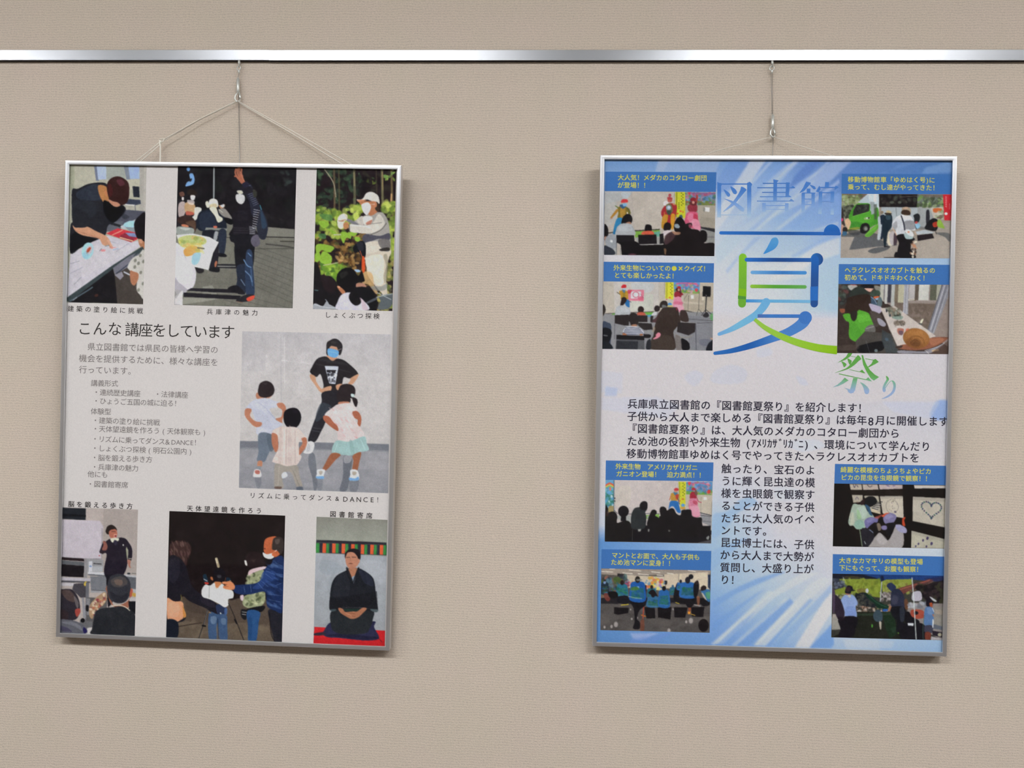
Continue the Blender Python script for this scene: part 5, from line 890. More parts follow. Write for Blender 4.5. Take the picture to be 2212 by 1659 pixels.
p.P('3c6c9c', '1770,770 1840,730 1930,760 1925,940 1860,920 1810,830').P('5ca468', '1850,800 1925,780 1920,900 1870,880', .7).P('d8ccb4', '1780,790 1820,820 1870,920 1820,880', .8).P('2a2020', '1765,710 1810,670 1860,690 1850,740 1780,760').P('1c1a1e', '1740,900 1860,920 1920,1000 1800,1020').P('9c6448', '1700,860 1750,870 1740,1000 1710,990', .7).L('d8d0cc', 14, '1660,1000 1760,1020', .7).P('30282a', '1780,560 1700,560 1700,600', .1)
p.P('7c3c34', '110,820 170,800 220,890 190,940 140,910', .8).P('181618', '190,780 330,780 350,880 220,880').P('8cacd8', '110,600 150,600 140,640 110,640', .8)
photo(PR, SR, p, 'photograph of a hall of people in blue and green capes')

# butterfly display boards and children with caps
p = Print((1780, 990, 7.9), '174,428 2082,456 2056,1542 149,1502', '15100f')
p.Q('b6ab9c', '435,440 640,443 650,540 455,538').Q('b6a99e', '655,445 915,448 930,535 668,540').Q('b8a9a6', '935,448 1340,452 1338,520 950,532').Q('c4bcb4', '1535,458 2080,465 2080,512 1545,515').L('4a4050', 12, '500,450 520,500 540,450').L('4a4050', 12, '560,460 580,490').L('584a4c', 12, '740,455 780,490 820,470').E('7a6a90', 1090, 470, 30, 10, 20).E('7a6a90', 1190, 470, 24, 9)
p.Q('211b18', '400,545 1340,530 1340,630 470,622', .8).Q('b0a898', '475,625 660,628 660,740 500,760').Q('aaa392', '680,640 930,640 965,880 960,950 800,910').Q('c1b9a9', '955,655 1345,650 1360,1020 1230,1000 1000,940').Q('a49c90', '955,640 1340,640 1345,690 965,690', .7).L('605468', 10, '540,700 560,660 590,700').L('8a6858', 8, '560,740 580,760')
p.L('807468', 9, '1150,700 1090,730 1060,790 1070,870 1110,920', .8).L('807468', 9, '1170,700 1230,740 1270,820 1250,890 1200,920', .8).N('1060,690 1270,690 1260,930 1070,920', '6a5c50 7a6c74 8c8468', 12, 6, 11, 101, 1.3, .7).E('5a5060', 1215, 915, 20, 16, 30).E('8c7c70', 1165, 815, 6, 14)
p.Q('bab3a4', '1515,655 2072,682 2062,1180 1510,1070').Q('a39c90', '1515,655 2072,682 2070,740 1520,710', .8).Q('b2ae9c', '1495,1235 2058,1380 2056,1542 1485,1530').Q('9c988c', '1495,1235 2058,1380 2056,1430 1500,1290', .6)
for k in range(34):
    t_ = 2 * math.pi * k / 34; hxx = 16 * math.sin(t_) ** 3; hy = 13 * math.cos(t_) - 5 * math.cos(2 * t_) - 2 * math.cos(3 * t_) - math.cos(4 * t_)
    p.E(('34405c', '3c5c54', '4c4458')[k % 3], 1833 + hxx * 10.6, 865 - hy * 9.6 + hxx * 1.0, 12, 17, k * 23)
for x, y, r in ((1765, 1365, 26), (1690, 1400, 20), (1612, 1460, 18), (1835, 1455, 26), (1565, 1500, 16), (1748, 1505, 18)): p.E('453c5e', x, y, r * .8, r * 1.1, 15)
# children
p.P('a0b0a0', '500,780 590,790 690,800 740,900 830,960 860,1060 720,1100 700,1190 560,1210 500,1150 440,1150 415,1080 450,920').P('b9c9bd', '560,860 680,820 740,940 680,1030 580,980', .7).P('7fa898', '560,1060 660,1060 680,1180 560,1200 520,1130', .7).P('8aba78', '560,880 600,900 640,1020 570,1030', .5).P('c8c4b0', '440,960 500,930 520,1100 450,1140', .6).L('7c8c7c', 7, '470,930 440,1090')
p.P('17171a', '690,700 760,650 850,655 900,710 900,760 820,820 740,830 700,780').P('2c1c20', '610,770 640,720 690,700 690,760 650,800').P('31506c', '700,790 770,820 800,900 830,980 780,960 740,880')
for i in range(5): p.L('1e1e24', 12, f'{820+i*22},{850-i*24} {920+i*18},{880-i*34}')
for i in range(4): p.L('d8d4d0', 9, f'{830+i*22},{865-i*26} {930+i*14},{890-i*34}', .8)
p.P('d8c8a8', '810,860 880,880 960,930 960,950 820,915', .6)
p.P('6e6a98', '690,1100 710,1040 790,1005 880,1010 925,1010 910,1090 850,1100 790,1180 720,1190').P('8482ac', '720,1060 800,1020 860,1040 780,1100', .6).P('b85a4c', '860,1010 930,980 990,960 930,1030', .7).P('7c779c', '1010,1040 1030,970 1110,930 1200,950 1235,1000 1200,1080 1120,1140 1040,1110').P('9c98b8', '1040,990 1130,950 1180,1000 1080,1040', .5).P('c8583c', '980,985 1040,940 1120,930 1060,960 1020,1000').P('c04c30', '1335,1040 1380,1000 1390,1020 1370,1060 1385,1150 1340,1140')
p.P('1a1618', '740,1200 850,1100 900,1110 960,1180 920,1290 840,1300 780,1260').P('18161a', '1040,1130 1200,1100 1180,1220 1120,1330 1050,1270').P('9c8c78', '900,1120 950,1110 980,1200 930,1240', .7).P('8078a0', '980,1160 1060,1150 1070,1210 1000,1220').P('77829c', '770,1210 840,1260 820,1300 780,1270', .9)
p.P('a09a98', '740,1500 880,1330 960,1270 1080,1400 1160,1300 1220,1160 1330,1160 1330,1525 900,1515').P('bcb8b8', '920,1300 1000,1300 1080,1400 1000,1480 900,1400', .5).P('aaa6a8', '1150,1300 1300,1220 1320,1500 1150,1500', .5).P('9c9ab8', '1230,1130 1340,1150 1410,1210 1400,1275 1300,1260 1230,1200').P('24222a', '640,1210 760,1220 860,1330 760,1500 660,1508').L('7c8c74', 14, '610,1220 650,1500').L('aab4b4', 12, '690,1420 710,1460')
photo(PR, SR, p, 'photograph of children before boards of mounted butterflies')

# outdoor stall with mantis model under a blue tent
p = Print((1780, 1190, 7.9), '144,384 2051,420 2016,1526 124,1476', '3a3a34')
p.Q('1a1c28', '144,384 1000,400 980,480 600,470 144,480').P('3c3828', '330,440 520,430 640,460 400,470').Q('1d3a72', '640,400 2051,420 2040,540 1900,520 1500,490 1100,490 1000,520 880,460').Q('16203c', '960,430 1010,420 1030,500 980,520').Q('2a2440', '1700,470 2046,440 2040,530 1800,520', .6)
p.Q('7b8a34', '250,480 950,480 980,560 970,800 560,740 200,760 150,680 380,600').N('300,480 960,480 960,730 400,700', '8c9c3c 6c7c2c 9cac48 7c8430 606c2c', 90, 12, 34, 111, 1.6, .6).Q('84903c', '990,520 1060,490 1500,480 1490,680 1000,700').N('1000,510 1480,500 1450,700 1000,720', '8c9444 6c742c 949c50 7c7440', 50, 12, 30, 112).P('6c5838', '560,660 720,640 700,700 600,720', .6)
p.N('150,490 370,490 370,640 150,620', '4c5464 3a4050 6c7484 545c6c 2c303c', 44, 12, 28, 113, 1.2).P('b4bcc4', '320,440 345,480 335,500', .8).Q('6c3c3c', '1260,640 1800,480 1870,500 1500,660 1350,740', .9).L('a8644c', 10, '1300,660 1800,500').L('9c5c50', 8, '1480,700 1860,520').Q('221c20', '1560,640 1860,540 2036,500 2030,900 1800,900 1660,760').N('1600,600 2020,560 2020,860 1700,800', '1a161a 342a2c 3c3c2c', 30, 18, 44, 114)
p.N('960,700 1160,700 1160,860 960,860', '8c8480 b4acac 5c5450 746c7c 9c9494', 70, 8, 18, 115, 1.4).N('200,740 560,740 540,860 220,860', '8c8c6c 5c6c34 a4a484', 30, 10, 22, 116).Q('a49c94', '144,1080 560,1080 560,1330 130,1340').Q('8c8480', '1440,880 2030,900 2020,1526 1400,1200')
p.Q('96948c', '130,1130 420,1180 420,1330 130,1350', .8)
p.N('560,920 1160,920 1150,1060 560,1060', 'b0a498 8c6c5c 5c7c4c d8ccc0 6c5450 a88470', 90, 8, 20, 117, 1.4).E('bcc0c4', 735, 680, 26, 40)
# mantis and stand
p.P('20242a', '520,780 600,720 700,710 780,760 900,860 860,960 700,940 600,930 540,860').N('540,760 840,760 820,950 580,940', '1a1c20 3a3c38 4c4c44', 30, 12, 30, 118).P('1a3226', '700,740 790,760 900,850 1000,900 1100,940 1090,980 1000,990 900,960 860,900 780,840').L('284838', 16, '780,770 900,880 1060,960')
p.Q('20221c', '560,1040 1160,1040 1400,1100 1400,1526 130,1476 420,1340 540,1340').Q('1c3020', '1000,1050 1200,1050 1240,1420 1120,1500 1040,1300', .8).Q('2c3a2c', '560,1070 1150,1050 1150,1100 560,1110', .8).P('3a4a54', '850,1060 920,1000 990,1060 1000,1160 960,1210 880,1200 840,1130').P('b0a898', '940,1210 980,1220 975,1330 955,1330').P('5c8c34', '1255,1330 1290,1330 1285,1400 1260,1410').P('2a4030', '1130,1330 1240,1290 1200,1400', .6).E('4a8c34', 820, 1280, 14, 30).L('c4d0d4', 14, '985,530 960,860', .8, False)
# people
p.P('8aa0cc', '280,880 330,770 400,745 500,755 560,840 575,910 540,960 560,1120 440,1130 350,1110 340,1020').P('7088c0', '380,960 520,960 540,1110 380,1110', .6).P('d0c8a8', '400,760 440,800 460,760', .7).P('a07060', '370,720 450,720 450,745 380,750').P('1c1c24', '355,700 380,620 420,590 480,610 500,660 545,680 470,690 450,730 380,725').P('4c2c30', '380,620 450,620 440,680 380,690', .5).P('16131a', '290,1120 560,1130 540,1330 480,1470 250,1476 280,1330 240,1180 350,1130').P('2c2430', '180,760 270,820 330,960 350,1100 260,1180 180,1020').P('4a3c50', '144,660 190,720 180,1020 150,1040').P('201820', '235,1130 330,1130 340,1180 260,1190')
p.P('2b3350', '1070,600 1090,560 1140,540 1190,570 1230,620 1200,680 1150,690 1090,630').P('2a2e40', '1150,700 1210,650 1290,660 1360,760 1380,900 1360,980 1160,960 1140,840').P('4a4858', '1170,760 1260,780 1250,900 1160,900', .5).P('16161c', '1140,960 1380,970 1370,1180 1300,1380 1230,1360 1240,1200 1160,1100').P('6a4430', '1370,840 1420,830 1440,960 1420,1000 1380,980', .8).P('2f5aa0', '1020,990 1100,1000 1070,1030 1000,1030').P('b07858', '1110,960 1150,940 1130,1010 1090,1030', .8).P('38404c', '1290,980 1370,980 1370,1180 1310,1210', .6)
p.P('b4b0bc', '1510,720 1560,690 1640,690 1670,760 1660,840 1560,860 1500,830').N('1440,880 1800,880 1780,1000 1440,960', '8c9098 b0b4bc 6c7078', 20, 12, 28, 119).P('a04c3c', '1480,1020 1560,1000 1690,1020 1710,1130 1600,1160 1490,1120').P('16141a', '1380,1060 1450,1040 1500,1120 1620,1190 1600,1250 1400,1230').P('18161c', '1300,1230 1420,1240 1700,1250 1720,1500 1320,1500').Q('d0d4d8', '1430,1230 1530,1235 1525,1280 1430,1275').E('1a1a20', 1570, 1060, 40, 30)
p.P('1c1820', '1745,850 1790,800 1840,830 1860,900 1830,960 1750,940').P('a05034', '1800,890 1850,890 1845,970 1810,950').P('5878a4', '1720,1000 1770,950 1850,970 1880,1060 1860,1280 1730,1280 1700,1180').P('8ca4c4', '1760,970 1840,980 1850,1080 1780,1080', .4).L('e4e4e8', 9, '1850,980 1890,1070').L('b07050', 20, '1860,1090 1890,1140').P('3c3c4c', '1720,1280 1850,1280 1840,1400 1720,1390').P('70382c', '1730,1390 1820,1400 1810,1510 1730,1505').P('dce0e0', '1850,1180 1870,1180 1868,1300 1850,1300')
p.P('c8ccd0', '1800,780 1850,800 1920,850 1900,870 1850,840', .9).Q('8c8880', '1880,950 2030,960 2020,1350 1870,1350').Q('4a5468', '1870,1250 2020,1290 2018,1350 1860,1330', .7).Q('b0a090', '1900,1000 2020,1010 2016,1090 1900,1070', .6).Q('26202a', '1850,1360 2018,1390 2016,1480 1850,1440').E('a8a48c', 1975, 1430, 34, 30).Q('a8a4a8', '1830,1460 2016,1500 2016,1526 1820,1524').L('cbd4d0', 17, '1502,460 1530,800 1545,1050 1572,1505', .9, False).L('4c6c60', 9, '1712,1100 1690,1300 1690,1500', .8)
photo(PR, SR, p, 'photograph of a stall with a mantis model under a blue tent')

# ------------------------------------------------------------------ writing on the left poster
DK, GR = '34302f', '77706e'
cA, cB = (140, 680, 5.821), (140, 880, 5.821)
Letters(cA).T('こんな', 250, 170, 630, 176, 186, DK).T('講座をしています', 845, 185, 2050, 217, 186, DK).build(PL, SL, label='dark heading line')
t = Letters(cA)
t.T('県立図書館では県民の皆様へ学習の', 335, 400, 1880, 440, 103, GR)
t.T('機会を提供するために、様々な講座を', 228, 545, 1880, 597, 103, GR)
t.T('行っています。', 228, 688, 845, 708, 103, GR)
t.build(PL, SL, label='grey introduction text')
t = Letters(cA)
t.T('講義形式', 370, 858, 628, 864, 88, GR).T('・連続歴史講座', 396, 972, 910, 990, 88, GR).T('・法律講座', 1167, 997, 1510, 1008, 88, GR)
t.T('・ひょうご五国の城に迫る！', 394, 1082, 1415, 1115, 88, GR).T('体験型', 368, 1213, 540, 1218, 88, GR)
t.build(PL, SL, label='grey course list')
t = Letters(cB)
t.T('・建築の塗り絵に挑戦', 385, 162, 1155, 190, 88, GR).T('・天体望遠鏡を作ろう(天体観察も)', 385, 268, 1755, 314, 88, GR)
t.T('・リズムに乗ってダンス', 380, 395, 1220, 430, 88, GR).T('&', 1292, 433, 1292, 433, 94, GR).T('DANCE', 1368, 436, 1598, 443, 84, GR).T('！', 1665, 442, 1665, 442, 88, GR)
t.T('・しょくぶつ探検(明石公園内)', 378, 512, 1580, 556, 88, GR).T('・脳を鍛える歩き方', 375, 630, 1060, 656, 88, GR)
t.T('・兵庫津の魅力', 375, 748, 885, 766, 88, GR).T('他にも', 328, 838, 500, 846, 88, GR).T('・図書館寄席', 322, 962, 755, 976, 88, GR)
t.build(PL, SL, label='grey course list')
o = .012
for crop, a in (((140, 350, 5.027), [('建築の塗り絵に挑戦', 65, 1592, 815, 1616, 70)]),
                ((370, 350, 4.879), [('兵庫津の魅力', 405, 1577, 880, 1588, 66)]),
                ((660, 360, 4.879), [('しょくぶつ探検', 235, 1562, 748, 1576, 68)]),
                ((500, 710, 4.366), [('リズムに乗ってダンス&', 200, 1572, 998, 1602, 60), ('DANCE', 1075, 1606, 1327, 1612, 66), ('！', 1395, 1614, 1395, 1614, 60)]),
                ((120, 1070, 5.027), [('脳を鍛える歩き方', 170, 94, 805, 118, 70)]),
                ((350, 1080, 5.027), [('天体望遠鏡を作ろう', 303, 91, 1052, 118, 68)]),
                ((660, 1090, 5.027), [('図書館寄席', 298, 103, 692, 121, 70)])):
    t = Letters(crop)
    for q in a: t.T(*q, DK, o if crop[1] > 1000 else .005)
    t.build(PL, SL, label='small dark caption under or over a photograph')

# ------------------------------------------------------------------ right poster: sky background
bgp = Print((0, 0, 1), '1304,340 2062,345 2040,1412 1286,1394', 'd0ccce', 2.6)
xs = [1300, 1550, 1680, 1810, 2050]
rows = [(345, '6f95c6 7399cc 7096cb 6285c1 4f79b4'), (400, '8ba8cf 93afd9 8fadd9 6387c4 4f7ab5'), (470, 'c0c8d8 b9c6dc 93b1dd 82a1d1 6f95c8'),
        (560, 'd0ccce c6cedd bfcce2 a9c1e3 9bb8e0'), (640, 'd0ccce cfd0d8 ccd2e0 a2c0e6 c8d2e0'), (668, 'd0ccce cfcfd6 cfd2dc a9c4e6 c8d2e0'), (690, 'd0ccce d0ccce d0ccd0 cfccd2 cfccd2'),
        (860, 'd0cbcd d0cbcd d0cbcd d0cbcd d0cbcd'), (875, 'd0cbcd cfcbcd cfcbce cdcace c6c6cf'), (1000, 'd0ccce cfccd0 d0ccce d0ccce d0ccce'), (1075, 'd0ccce c3cadb cfcdd2 d0ccce d0cdd2'),
        (1135, 'c3cad9 a9c2e4 cfcdd2 d0ccce c8d0de'), (1170, '5f8fc8 a5bfe2 cccdd6 d0cdd0 c6cfde'), (1260, '5f8fc8 9ab8e0 b8c8e0 ccced6 b0c4e0'), (1330, '5f8dc4 7fa4d8 a9c1e3 c0cbdd a9c1df'), (1412, '5b88bf 6f98d0 88a9d8 a2bade 93b3d8')]
ys = [r[0] for r in rows]
tab = np.array([[hx(c) for c in r[1].split()] for r in rows])
for k in range(3):
    cols = np.stack([np.interp(bgp.Y, ys, tab[:, i, k]) for i in range(5)], -1)
    j = np.clip(np.searchsorted(xs, bgp.X) - 1, 0, 3); xa = np.array(xs, float)
    tt = np.clip((bgp.X - xa[j]) / (xa[j + 1] - xa[j]), 0, 1)
    lo = np.take_along_axis(cols, j[..., None], -1)[..., 0]; hi = np.take_along_axis(cols, j[..., None] + 1, -1)[..., 0]
    bgp.C[..., k] = lo * (1 - tt) + hi * tt
def crop(c): bgp.ox, bgp.oy, bgp.s = c
crop((1520, 340, 6.381))
bgp.P('6b8fcb', '380,40 620,60 420,380 220,480 180,330', .5)
bgp.Q('ced1dc', '640,40 860,40 720,240 560,480 330,820 60,1150 60,900 250,640 420,380', .72)
bgp.Q('b9c7e0', '1160,90 1330,40 900,500 600,840 250,1010 480,760 800,400', .5)
bgp.Q('b7c6e2', '1780,60 2050,40 1500,560 1100,760 600,1010 450,1010 1000,640 1350,330', .55)
bgp.Q('5c7fc2', '1450,60 1640,40 1380,300 1160,440 1260,240', .7)
bgp.Q('86a8da', '1700,560 1880,480 1880,760 1500,1000 1000,1010 1300,800', .6)
bgp.Q('a9c0e4', '1000,1080 1500,1080 1250,1260 1000,1400 700,1500 850,1250', .6)
bgp.Q('dad8de', '1880,1100 1880,1330 1500,1450 1200,1640 900,1680 1300,1400 1550,1200', .6)
bgp.Q('b4c8e6', '300,1080 560,1080 380,1300 180,1480 170,1250', .55)
bgp.Q('afc6e8', '1880,1480 1880,2030 1600,2030 1600,1600', .6)
bgp.Q('d9d7dd', '620,1450 1460,1450 1460,1650 620,1760', .45)
for a_ in ('900,60 960,50 640,400 330,760 290,760 600,400', '1240,50 1300,50 1000,330 860,440 830,440 1000,300', '1500,330 1560,300 1200,620 760,1000 690,1000 1100,650', '1870,300 1870,360 1500,640 1050,1000 980,1000 1450,620', '1700,60 1760,50 1500,280 1400,330', '1860,880 1860,930 1560,1010 1500,1010'):
    bgp.Q('c6cfe2', a_, .55)
for a_ in ('980,120 1130,60 760,480 560,720 520,720 740,430', '1120,560 1320,420 900,820 700,1000 620,1000 900,760', '1840,420 1880,420 1500,760 1250,980 1180,980 1500,700', '700,1100 800,1090 480,1400 330,1600 300,1560', '1700,1080 1860,1080 1500,1260 1250,1380 1200,1360'):
    bgp.Q('7fa3da', a_, .35)
crop((0, 0, 1))
bgp.Q('a8b8d2', '1424,340 1450,340 1432,372 1415,372', .8)
bgp.Q('a8b8d2', '1450,340 1560,340 1545,373 1430,373', .45)
bgp.Q('7fa0cf', '1870,400 1960,346 2000,346 1900,375', .3); bgp.Q('8fb0d8', '2000,362 2062,345 2062,372 1990,376', .45)
bgp.P('b8c3dc', '1545,800 1580,788 1612,800 1606,825 1560,830 1535,822', .3); bgp.P('bac6e0', '1478,815 1500,800 1520,812 1500,834', .3)
bgp.P('b9cbe8', '1635,755 1660,750 1668,765 1640,772', .25); bgp.P('b3c4e4', '1720,812 1740,820 1745,832 1728,830', .25)
bgp.Q('c0c8de', '1298,800 1345,806 1345,850 1296,848', .3); bgp.Q('a9b9dc', '1308,835 1334,838 1332,856 1306,856', .6)
bgp.Q('c5c9da', '1300,858 1420,858 1470,875 1440,905 1300,885', .5)
bgp.P('86a4d8', '2022,868 2050,868 2050,905 2010,902', .8); bgp.Q('c3c8dc', '1905,868 2030,868 2010,905 1930,890', .5)
bgp.P('c8d2e6', '1700,955 1760,950 1780,965 1730,975', .5)
bgp.Q('dcd9de', '1820,1380 1900,1380 1900,1405 1830,1405', .3)
crop((1520, 980, 5.53))
bgp.P('96b6e2', '110,740 230,700 330,660 420,560 560,520 640,600 420,700 330,820 200,960 100,1000', .75)
bgp.P('8db0de', '100,1180 300,1080 520,1000 400,1120 200,1300 90,1400', .55)
bgp.P('c9d2e4', '850,400 1100,420 1200,540 900,560', .4)
crop((1280, 1240, 2.836))
bgp.Q('7ba2d8', '1130,-10 1000,30 900,75 735,165 735,215 880,120 1180,-10', .75)
bgp.Q('d4d6e0', '1290,-10 1230,25 1100,110 720,430 800,430 1120,140 1390,-10', .55)
bgp.Q('6f98d0', '1210,150 1120,200 860,435 965,435 1240,180', .65)
bgp.Q('d0d4df', '1400,20 1330,65 985,440 1060,440 1360,130 1465,30', .7)
bgp.Q('7fa6d8', '1465,60 1400,130 1100,440 1150,440 1465,130', .45)
bgp.Q('dad7dc', '1466,110 1420,160 1235,452 1330,452 1466,230', .85)
bgp.Q('5f90d0', '1470,300 1330,452 1460,452 1480,430', .65)
for a_ in ('1080,100 1110,110 800,400 745,435 735,430', '1240,170 1262,180 1010,435 985,435', '1180,150 1200,158 880,438 850,438'):
    bgp.Q('d6dae4', a_, .5)
for a_ in ('1000,120 1060,90 760,330 735,345 735,300', '1330,150 1350,160 1085,440 1060,440', '900,300 1000,230 820,436 760,436'):
    bgp.Q('6f9ad6', a_, .45)
bgp.Q('b3bbdc', '230,362 410,362 300,405 250,400', .6); bgp.Q('6f8fd0', '230,395 330,385 450,362 490,362 380,420 230,425', .5)
bgp.Q('c0cae0', '1560,400 1850,410 1830,455 1540,445', .5)
bgp.blur(1)
bgp.build(PR, SR, 'background_print', 'blue sky print with white light rays', 0.00395, blur=0, grain=1.2)

# captions on blue banners, right poster
YL, BN = 'c9c74a', '3f70b0'
capt = [
 ((1290, 360, 7.9), '140,85 2035,95 2025,432 130,418', [('大人気！メダカのコタロー劇団', 405, 183, 1820, 195), ('が登場！！', 400, 313, 838, 318)]),
 ((1290, 560, 7.9), '112,42 1995,68 1987,400 108,378', [('外来生物についての●×クイズ！', 330, 145, 1860, 162), ('とても楽しかったよ！', 340, 272, 1322, 286)]),
 ((1800, 360, 7.9), '145,120 2034,130 2030,472 140,462', [('移動博物館車「ゆめはく号', 300, 218, 1525, 226), (')', 1605, 230, 1605, 230), ('に', 1685, 230, 1685, 230), ('乗って、むし達がやってきた！', 300, 345, 1745, 360)]),
 ((1800, 560, 7.9), '95,82 1984,95 1980,435 88,422', [('ヘラクレスオオカブトを触るの', 245, 183, 1690, 190), ('初めて。ドキドキわくわく！', 245, 310, 1575, 320)]),
 ((1290, 980, 7.9), '148,115 1985,150 1975,472 142,448', [('外来生物\u3000アメリカザリガニ', 365, 215, 1665, 238), ('ガニオン登場！\u3000迫力満点！！', 375, 342, 1785, 366)]),
 ((1290, 1180, 7.9), '75,50 1948,80 1938,412 68,378', [('マントとお面で、大人も子供も', 300, 152, 1700, 186), ('ため池マンに変身！！', 285, 272, 1262, 292)]),
 ((1780, 990, 7.9), '188,95 2090,128 2082,458 175,430', [('綺麗な模様のちょうちょやピカ', 335, 193, 1780, 222), ('ピカの昆虫を虫眼鏡で観察！！', 340, 325, 1775, 347)]),
 ((1780, 1190, 7.9), '150,55 2055,98 2050,425 145,388', [('大きなカマキリの模型も登場', 310, 162, 1635, 184), ('下にもぐって、お腹も観察！', 310, 288, 1625, 314)]),
]
for crop_, quad, lines in capt:
    q = nums(quad) / crop_[2] + np.array(crop_[:2])
    flat_quad(PR, SR, 'caption_banner', q, BN, 0.00386, 'blue caption banner over a photograph')
    t = Letters(crop_)
    for a in lines: t.T(*a, 108 if a[0] != '×' else 100, YL, .015)
    t.build(PR, SR, label='yellow caption')
# the running text
INK = '2b2838'
t = Letters((0, 0, 1)); z = 22.3
def bl(*a): t.T(*a, z, INK, .014)
bl('兵庫県立図書館の『図書館夏祭り』を紹介します！', 1366.3, 872.2, 1863.5, 881.5)
bl('子供から大人まで楽しめる『図書館夏祭り』は毎年', 1365.6, 899, 1861.7, 907.6); t.T('8', 1881.2, 909.6, 1881.2, 909.6, 25, INK, .008); bl('月に開催します', 1901.5, 908, 2038.5, 910.5)
bl('『図書館夏祭り』は、大人気のメダカのコタロー劇団から', 1365, 925.5, 1933.1, 936.2)
bl('ため池の役割や外来生物', 1365.6, 952.5, 1588.4, 956); bl('(', 1616, 956.5, 1616, 956.5)
t.T('ｱﾒﾘｶｻﾞﾘｶﾞﾆ', 1628.4, 957, 1730.3, 959, z, INK, .014); bl(')', 1742, 959.3, 1742, 959.3); bl('、', 1769, 960, 1769, 960)
bl('環境について学んだり', 1791.2, 960.3, 2000, 964.5)
bl('移動博物館車ゆめはく号でやってきたヘラクレスオオカブトを', 1364.1, 979.8, 1975.6, 989)
t.build(PR, SR, label='dark introduction text')
t = Letters((1520, 980, 5.53)); z = 122
for i, (s_, x0, y0, x1, y1) in enumerate([('触ったり、宝石のよ', 272, 178, 1275, 196), ('うに輝く昆虫達の模', 268, 325, 1272, 346), ('様を虫眼鏡で観察す', 268, 472, 1270, 491), ('ることができる子供', 268, 620, 1265, 640),
        ('たちに大人気のイベ', 265, 770, 1265, 786), ('ントです。', 262, 915, 765, 926), ('昆虫博士には、子供', 262, 1060, 1262, 1086), ('から大人まで大勢が', 255, 1208, 1260, 1232), ('質問し、大盛り上が', 255, 1358, 1255, 1377), ('り！', 255, 1505, 378, 1508)]):
    bl(s_, x0, y0, x1, y1)
t.build(PR, SR, label='dark column text')

# the big title
k1 = (1520, 340, 6.381)
Y2 = 1404
def grad(y0, c0, y1, c1):
    a, b = hx(c0), hx(c1)
    def f(P):
        q = np.clip((P[:, 1] - y0) / (y1 - y0), 0, 1)[:, None]; return a * (1 - q) + b * q
    return f
def gradx(x0, c0, x1, c1):
    a, b = hx(c0), hx(c1)
    def f(P):
        q = np.clip((P[:, 0] - x0) / (x1 - x0), 0, 1)[:, None]; return a * (1 - q) + b * q
    return f
def gx3(x0, c0, x1, c1, x2, c2):
    C = np.array([hx(c0), hx(c1), hx(c2)])
    return lambda P: np.stack([np.interp(P[:, 0], [x0, x1, x2], C[:, k]) for k in range(3)], 1)
s = Strokes(k1, None)
s.line('238 1040 1870 1052', 46, gx3(300, '2f6fc0', 1250, '215296', 1500, '2e68b8'))
s.disc(1768, 1034, 112, grad(920, '2a6cb8', 1080, '2458a8'), 180, 360); s.poly('1656 1030 1700 1020 1880 1020 1880 1072 1640 1072', '2a62b0', smooth=False)
s.poly('825 1332 868 1255 912 1170 940 1120 985 1102 1018 1118 1032 1165 1018 1212 985 1255 930 1290', grad(1100, '5a9dd0', 1330, '3d88cc'))
s.line(f'540 1378 536 1800 529 {Y2+612}', 108, grad(1320, '82be34', 1900, '6aa836'))
s.poly(f'482 {Y2+400} 590 {Y2+415} 588 {Y2+510} 478 {Y2+500}', '7db61e', smooth=False)
s.poly(f'473 {Y2+500} 584 {Y2+518} 583 {Y2+555} 472 {Y2+545}', '4f8f3c', smooth=False)
s.line('592 1410 1500 1414', 54, gx3(600, '2a6cc0', 1050, '1f4684', 1450, '2a5fa8'))
s.disc(1560, 1406, 87, gradx(1480, '2c72b8', 1650, '234a88'))
s.line(f'1536 1410 1530 1700 1524 {Y2+612}', 104, grad(1420, '2462b0', 1720, '27508f'))
s.poly(f'1472 {Y2+378} 1576 {Y2+372} 1574 {Y2+570} 1470 {Y2+570}', '2b6ab8', smooth=False)
s.line('670 1585 1398 1590', 48, gx3(680, '6aa5d8', 1080, '3a78be', 1400, '4a90d0'))
s.line(f'665 {Y2+373} 1396 {Y2+381}', 48, gx3(680, '8abb3c', 1000, '519a35', 1400, '62a855'))
s.line(f'584 {Y2+573} 1474 {Y2+582}', 42, gx3(600, '3f86c8', 850, '62aadc', 1400, '74b0dc'), cap=False)
s.line(f'862 {Y2+590} 815 {Y2+665} 715 {Y2+770} 520 {Y2+890} 370 {Y2+970} 214 {Y2+1032}', [112, 106, 98, 86, 66, 46], gx3(214, '6fa6da', 480, '74b6e0', 860, '6aaadc'))
s.line(f'745 {Y2+782} 1335 {Y2+784}', 48, gx3(750, '4f6cac', 900, '3f78bf', 1330, '3f74bd'), cap=False)
s.line(f'1400 {Y2+808} 1352 {Y2+890} 1180 {Y2+1000} 960 {Y2+1085} 650 {Y2+1190} 380 {Y2+1262} 156 {Y2+1296}', [178, 150, 124, 108, 86, 66, 46], gx3(150, '2d6cb4', 620, '1e5aa6', 1000, '4a80c4'))
s.disc(1402, Y2 + 806, 90, '3f74bd')
s.line(f'702 {Y2+828} 850 {Y2+945} 1060 {Y2+1058} 1300 {Y2+1150} 1560 {Y2+1218} 1790 {Y2+1248} 1838 {Y2+1251}', [46, 66, 86, 96, 104, 114, 116], gx3(700, '93c048', 1300, '92c23a', 1840, '86b71a'), cap=False)
s.build(PR, SR, 'lettering', 'big round blue and green title character')
s = Strokes(k1, None); s.col = lambda P: grad(470, '4a7cc4', 830, 'a9c2e6')(P)
s.line('215 352 215 600 213 826', 52, cap=False).poly('188 335 250 375 242 400 190 402', smooth=False)
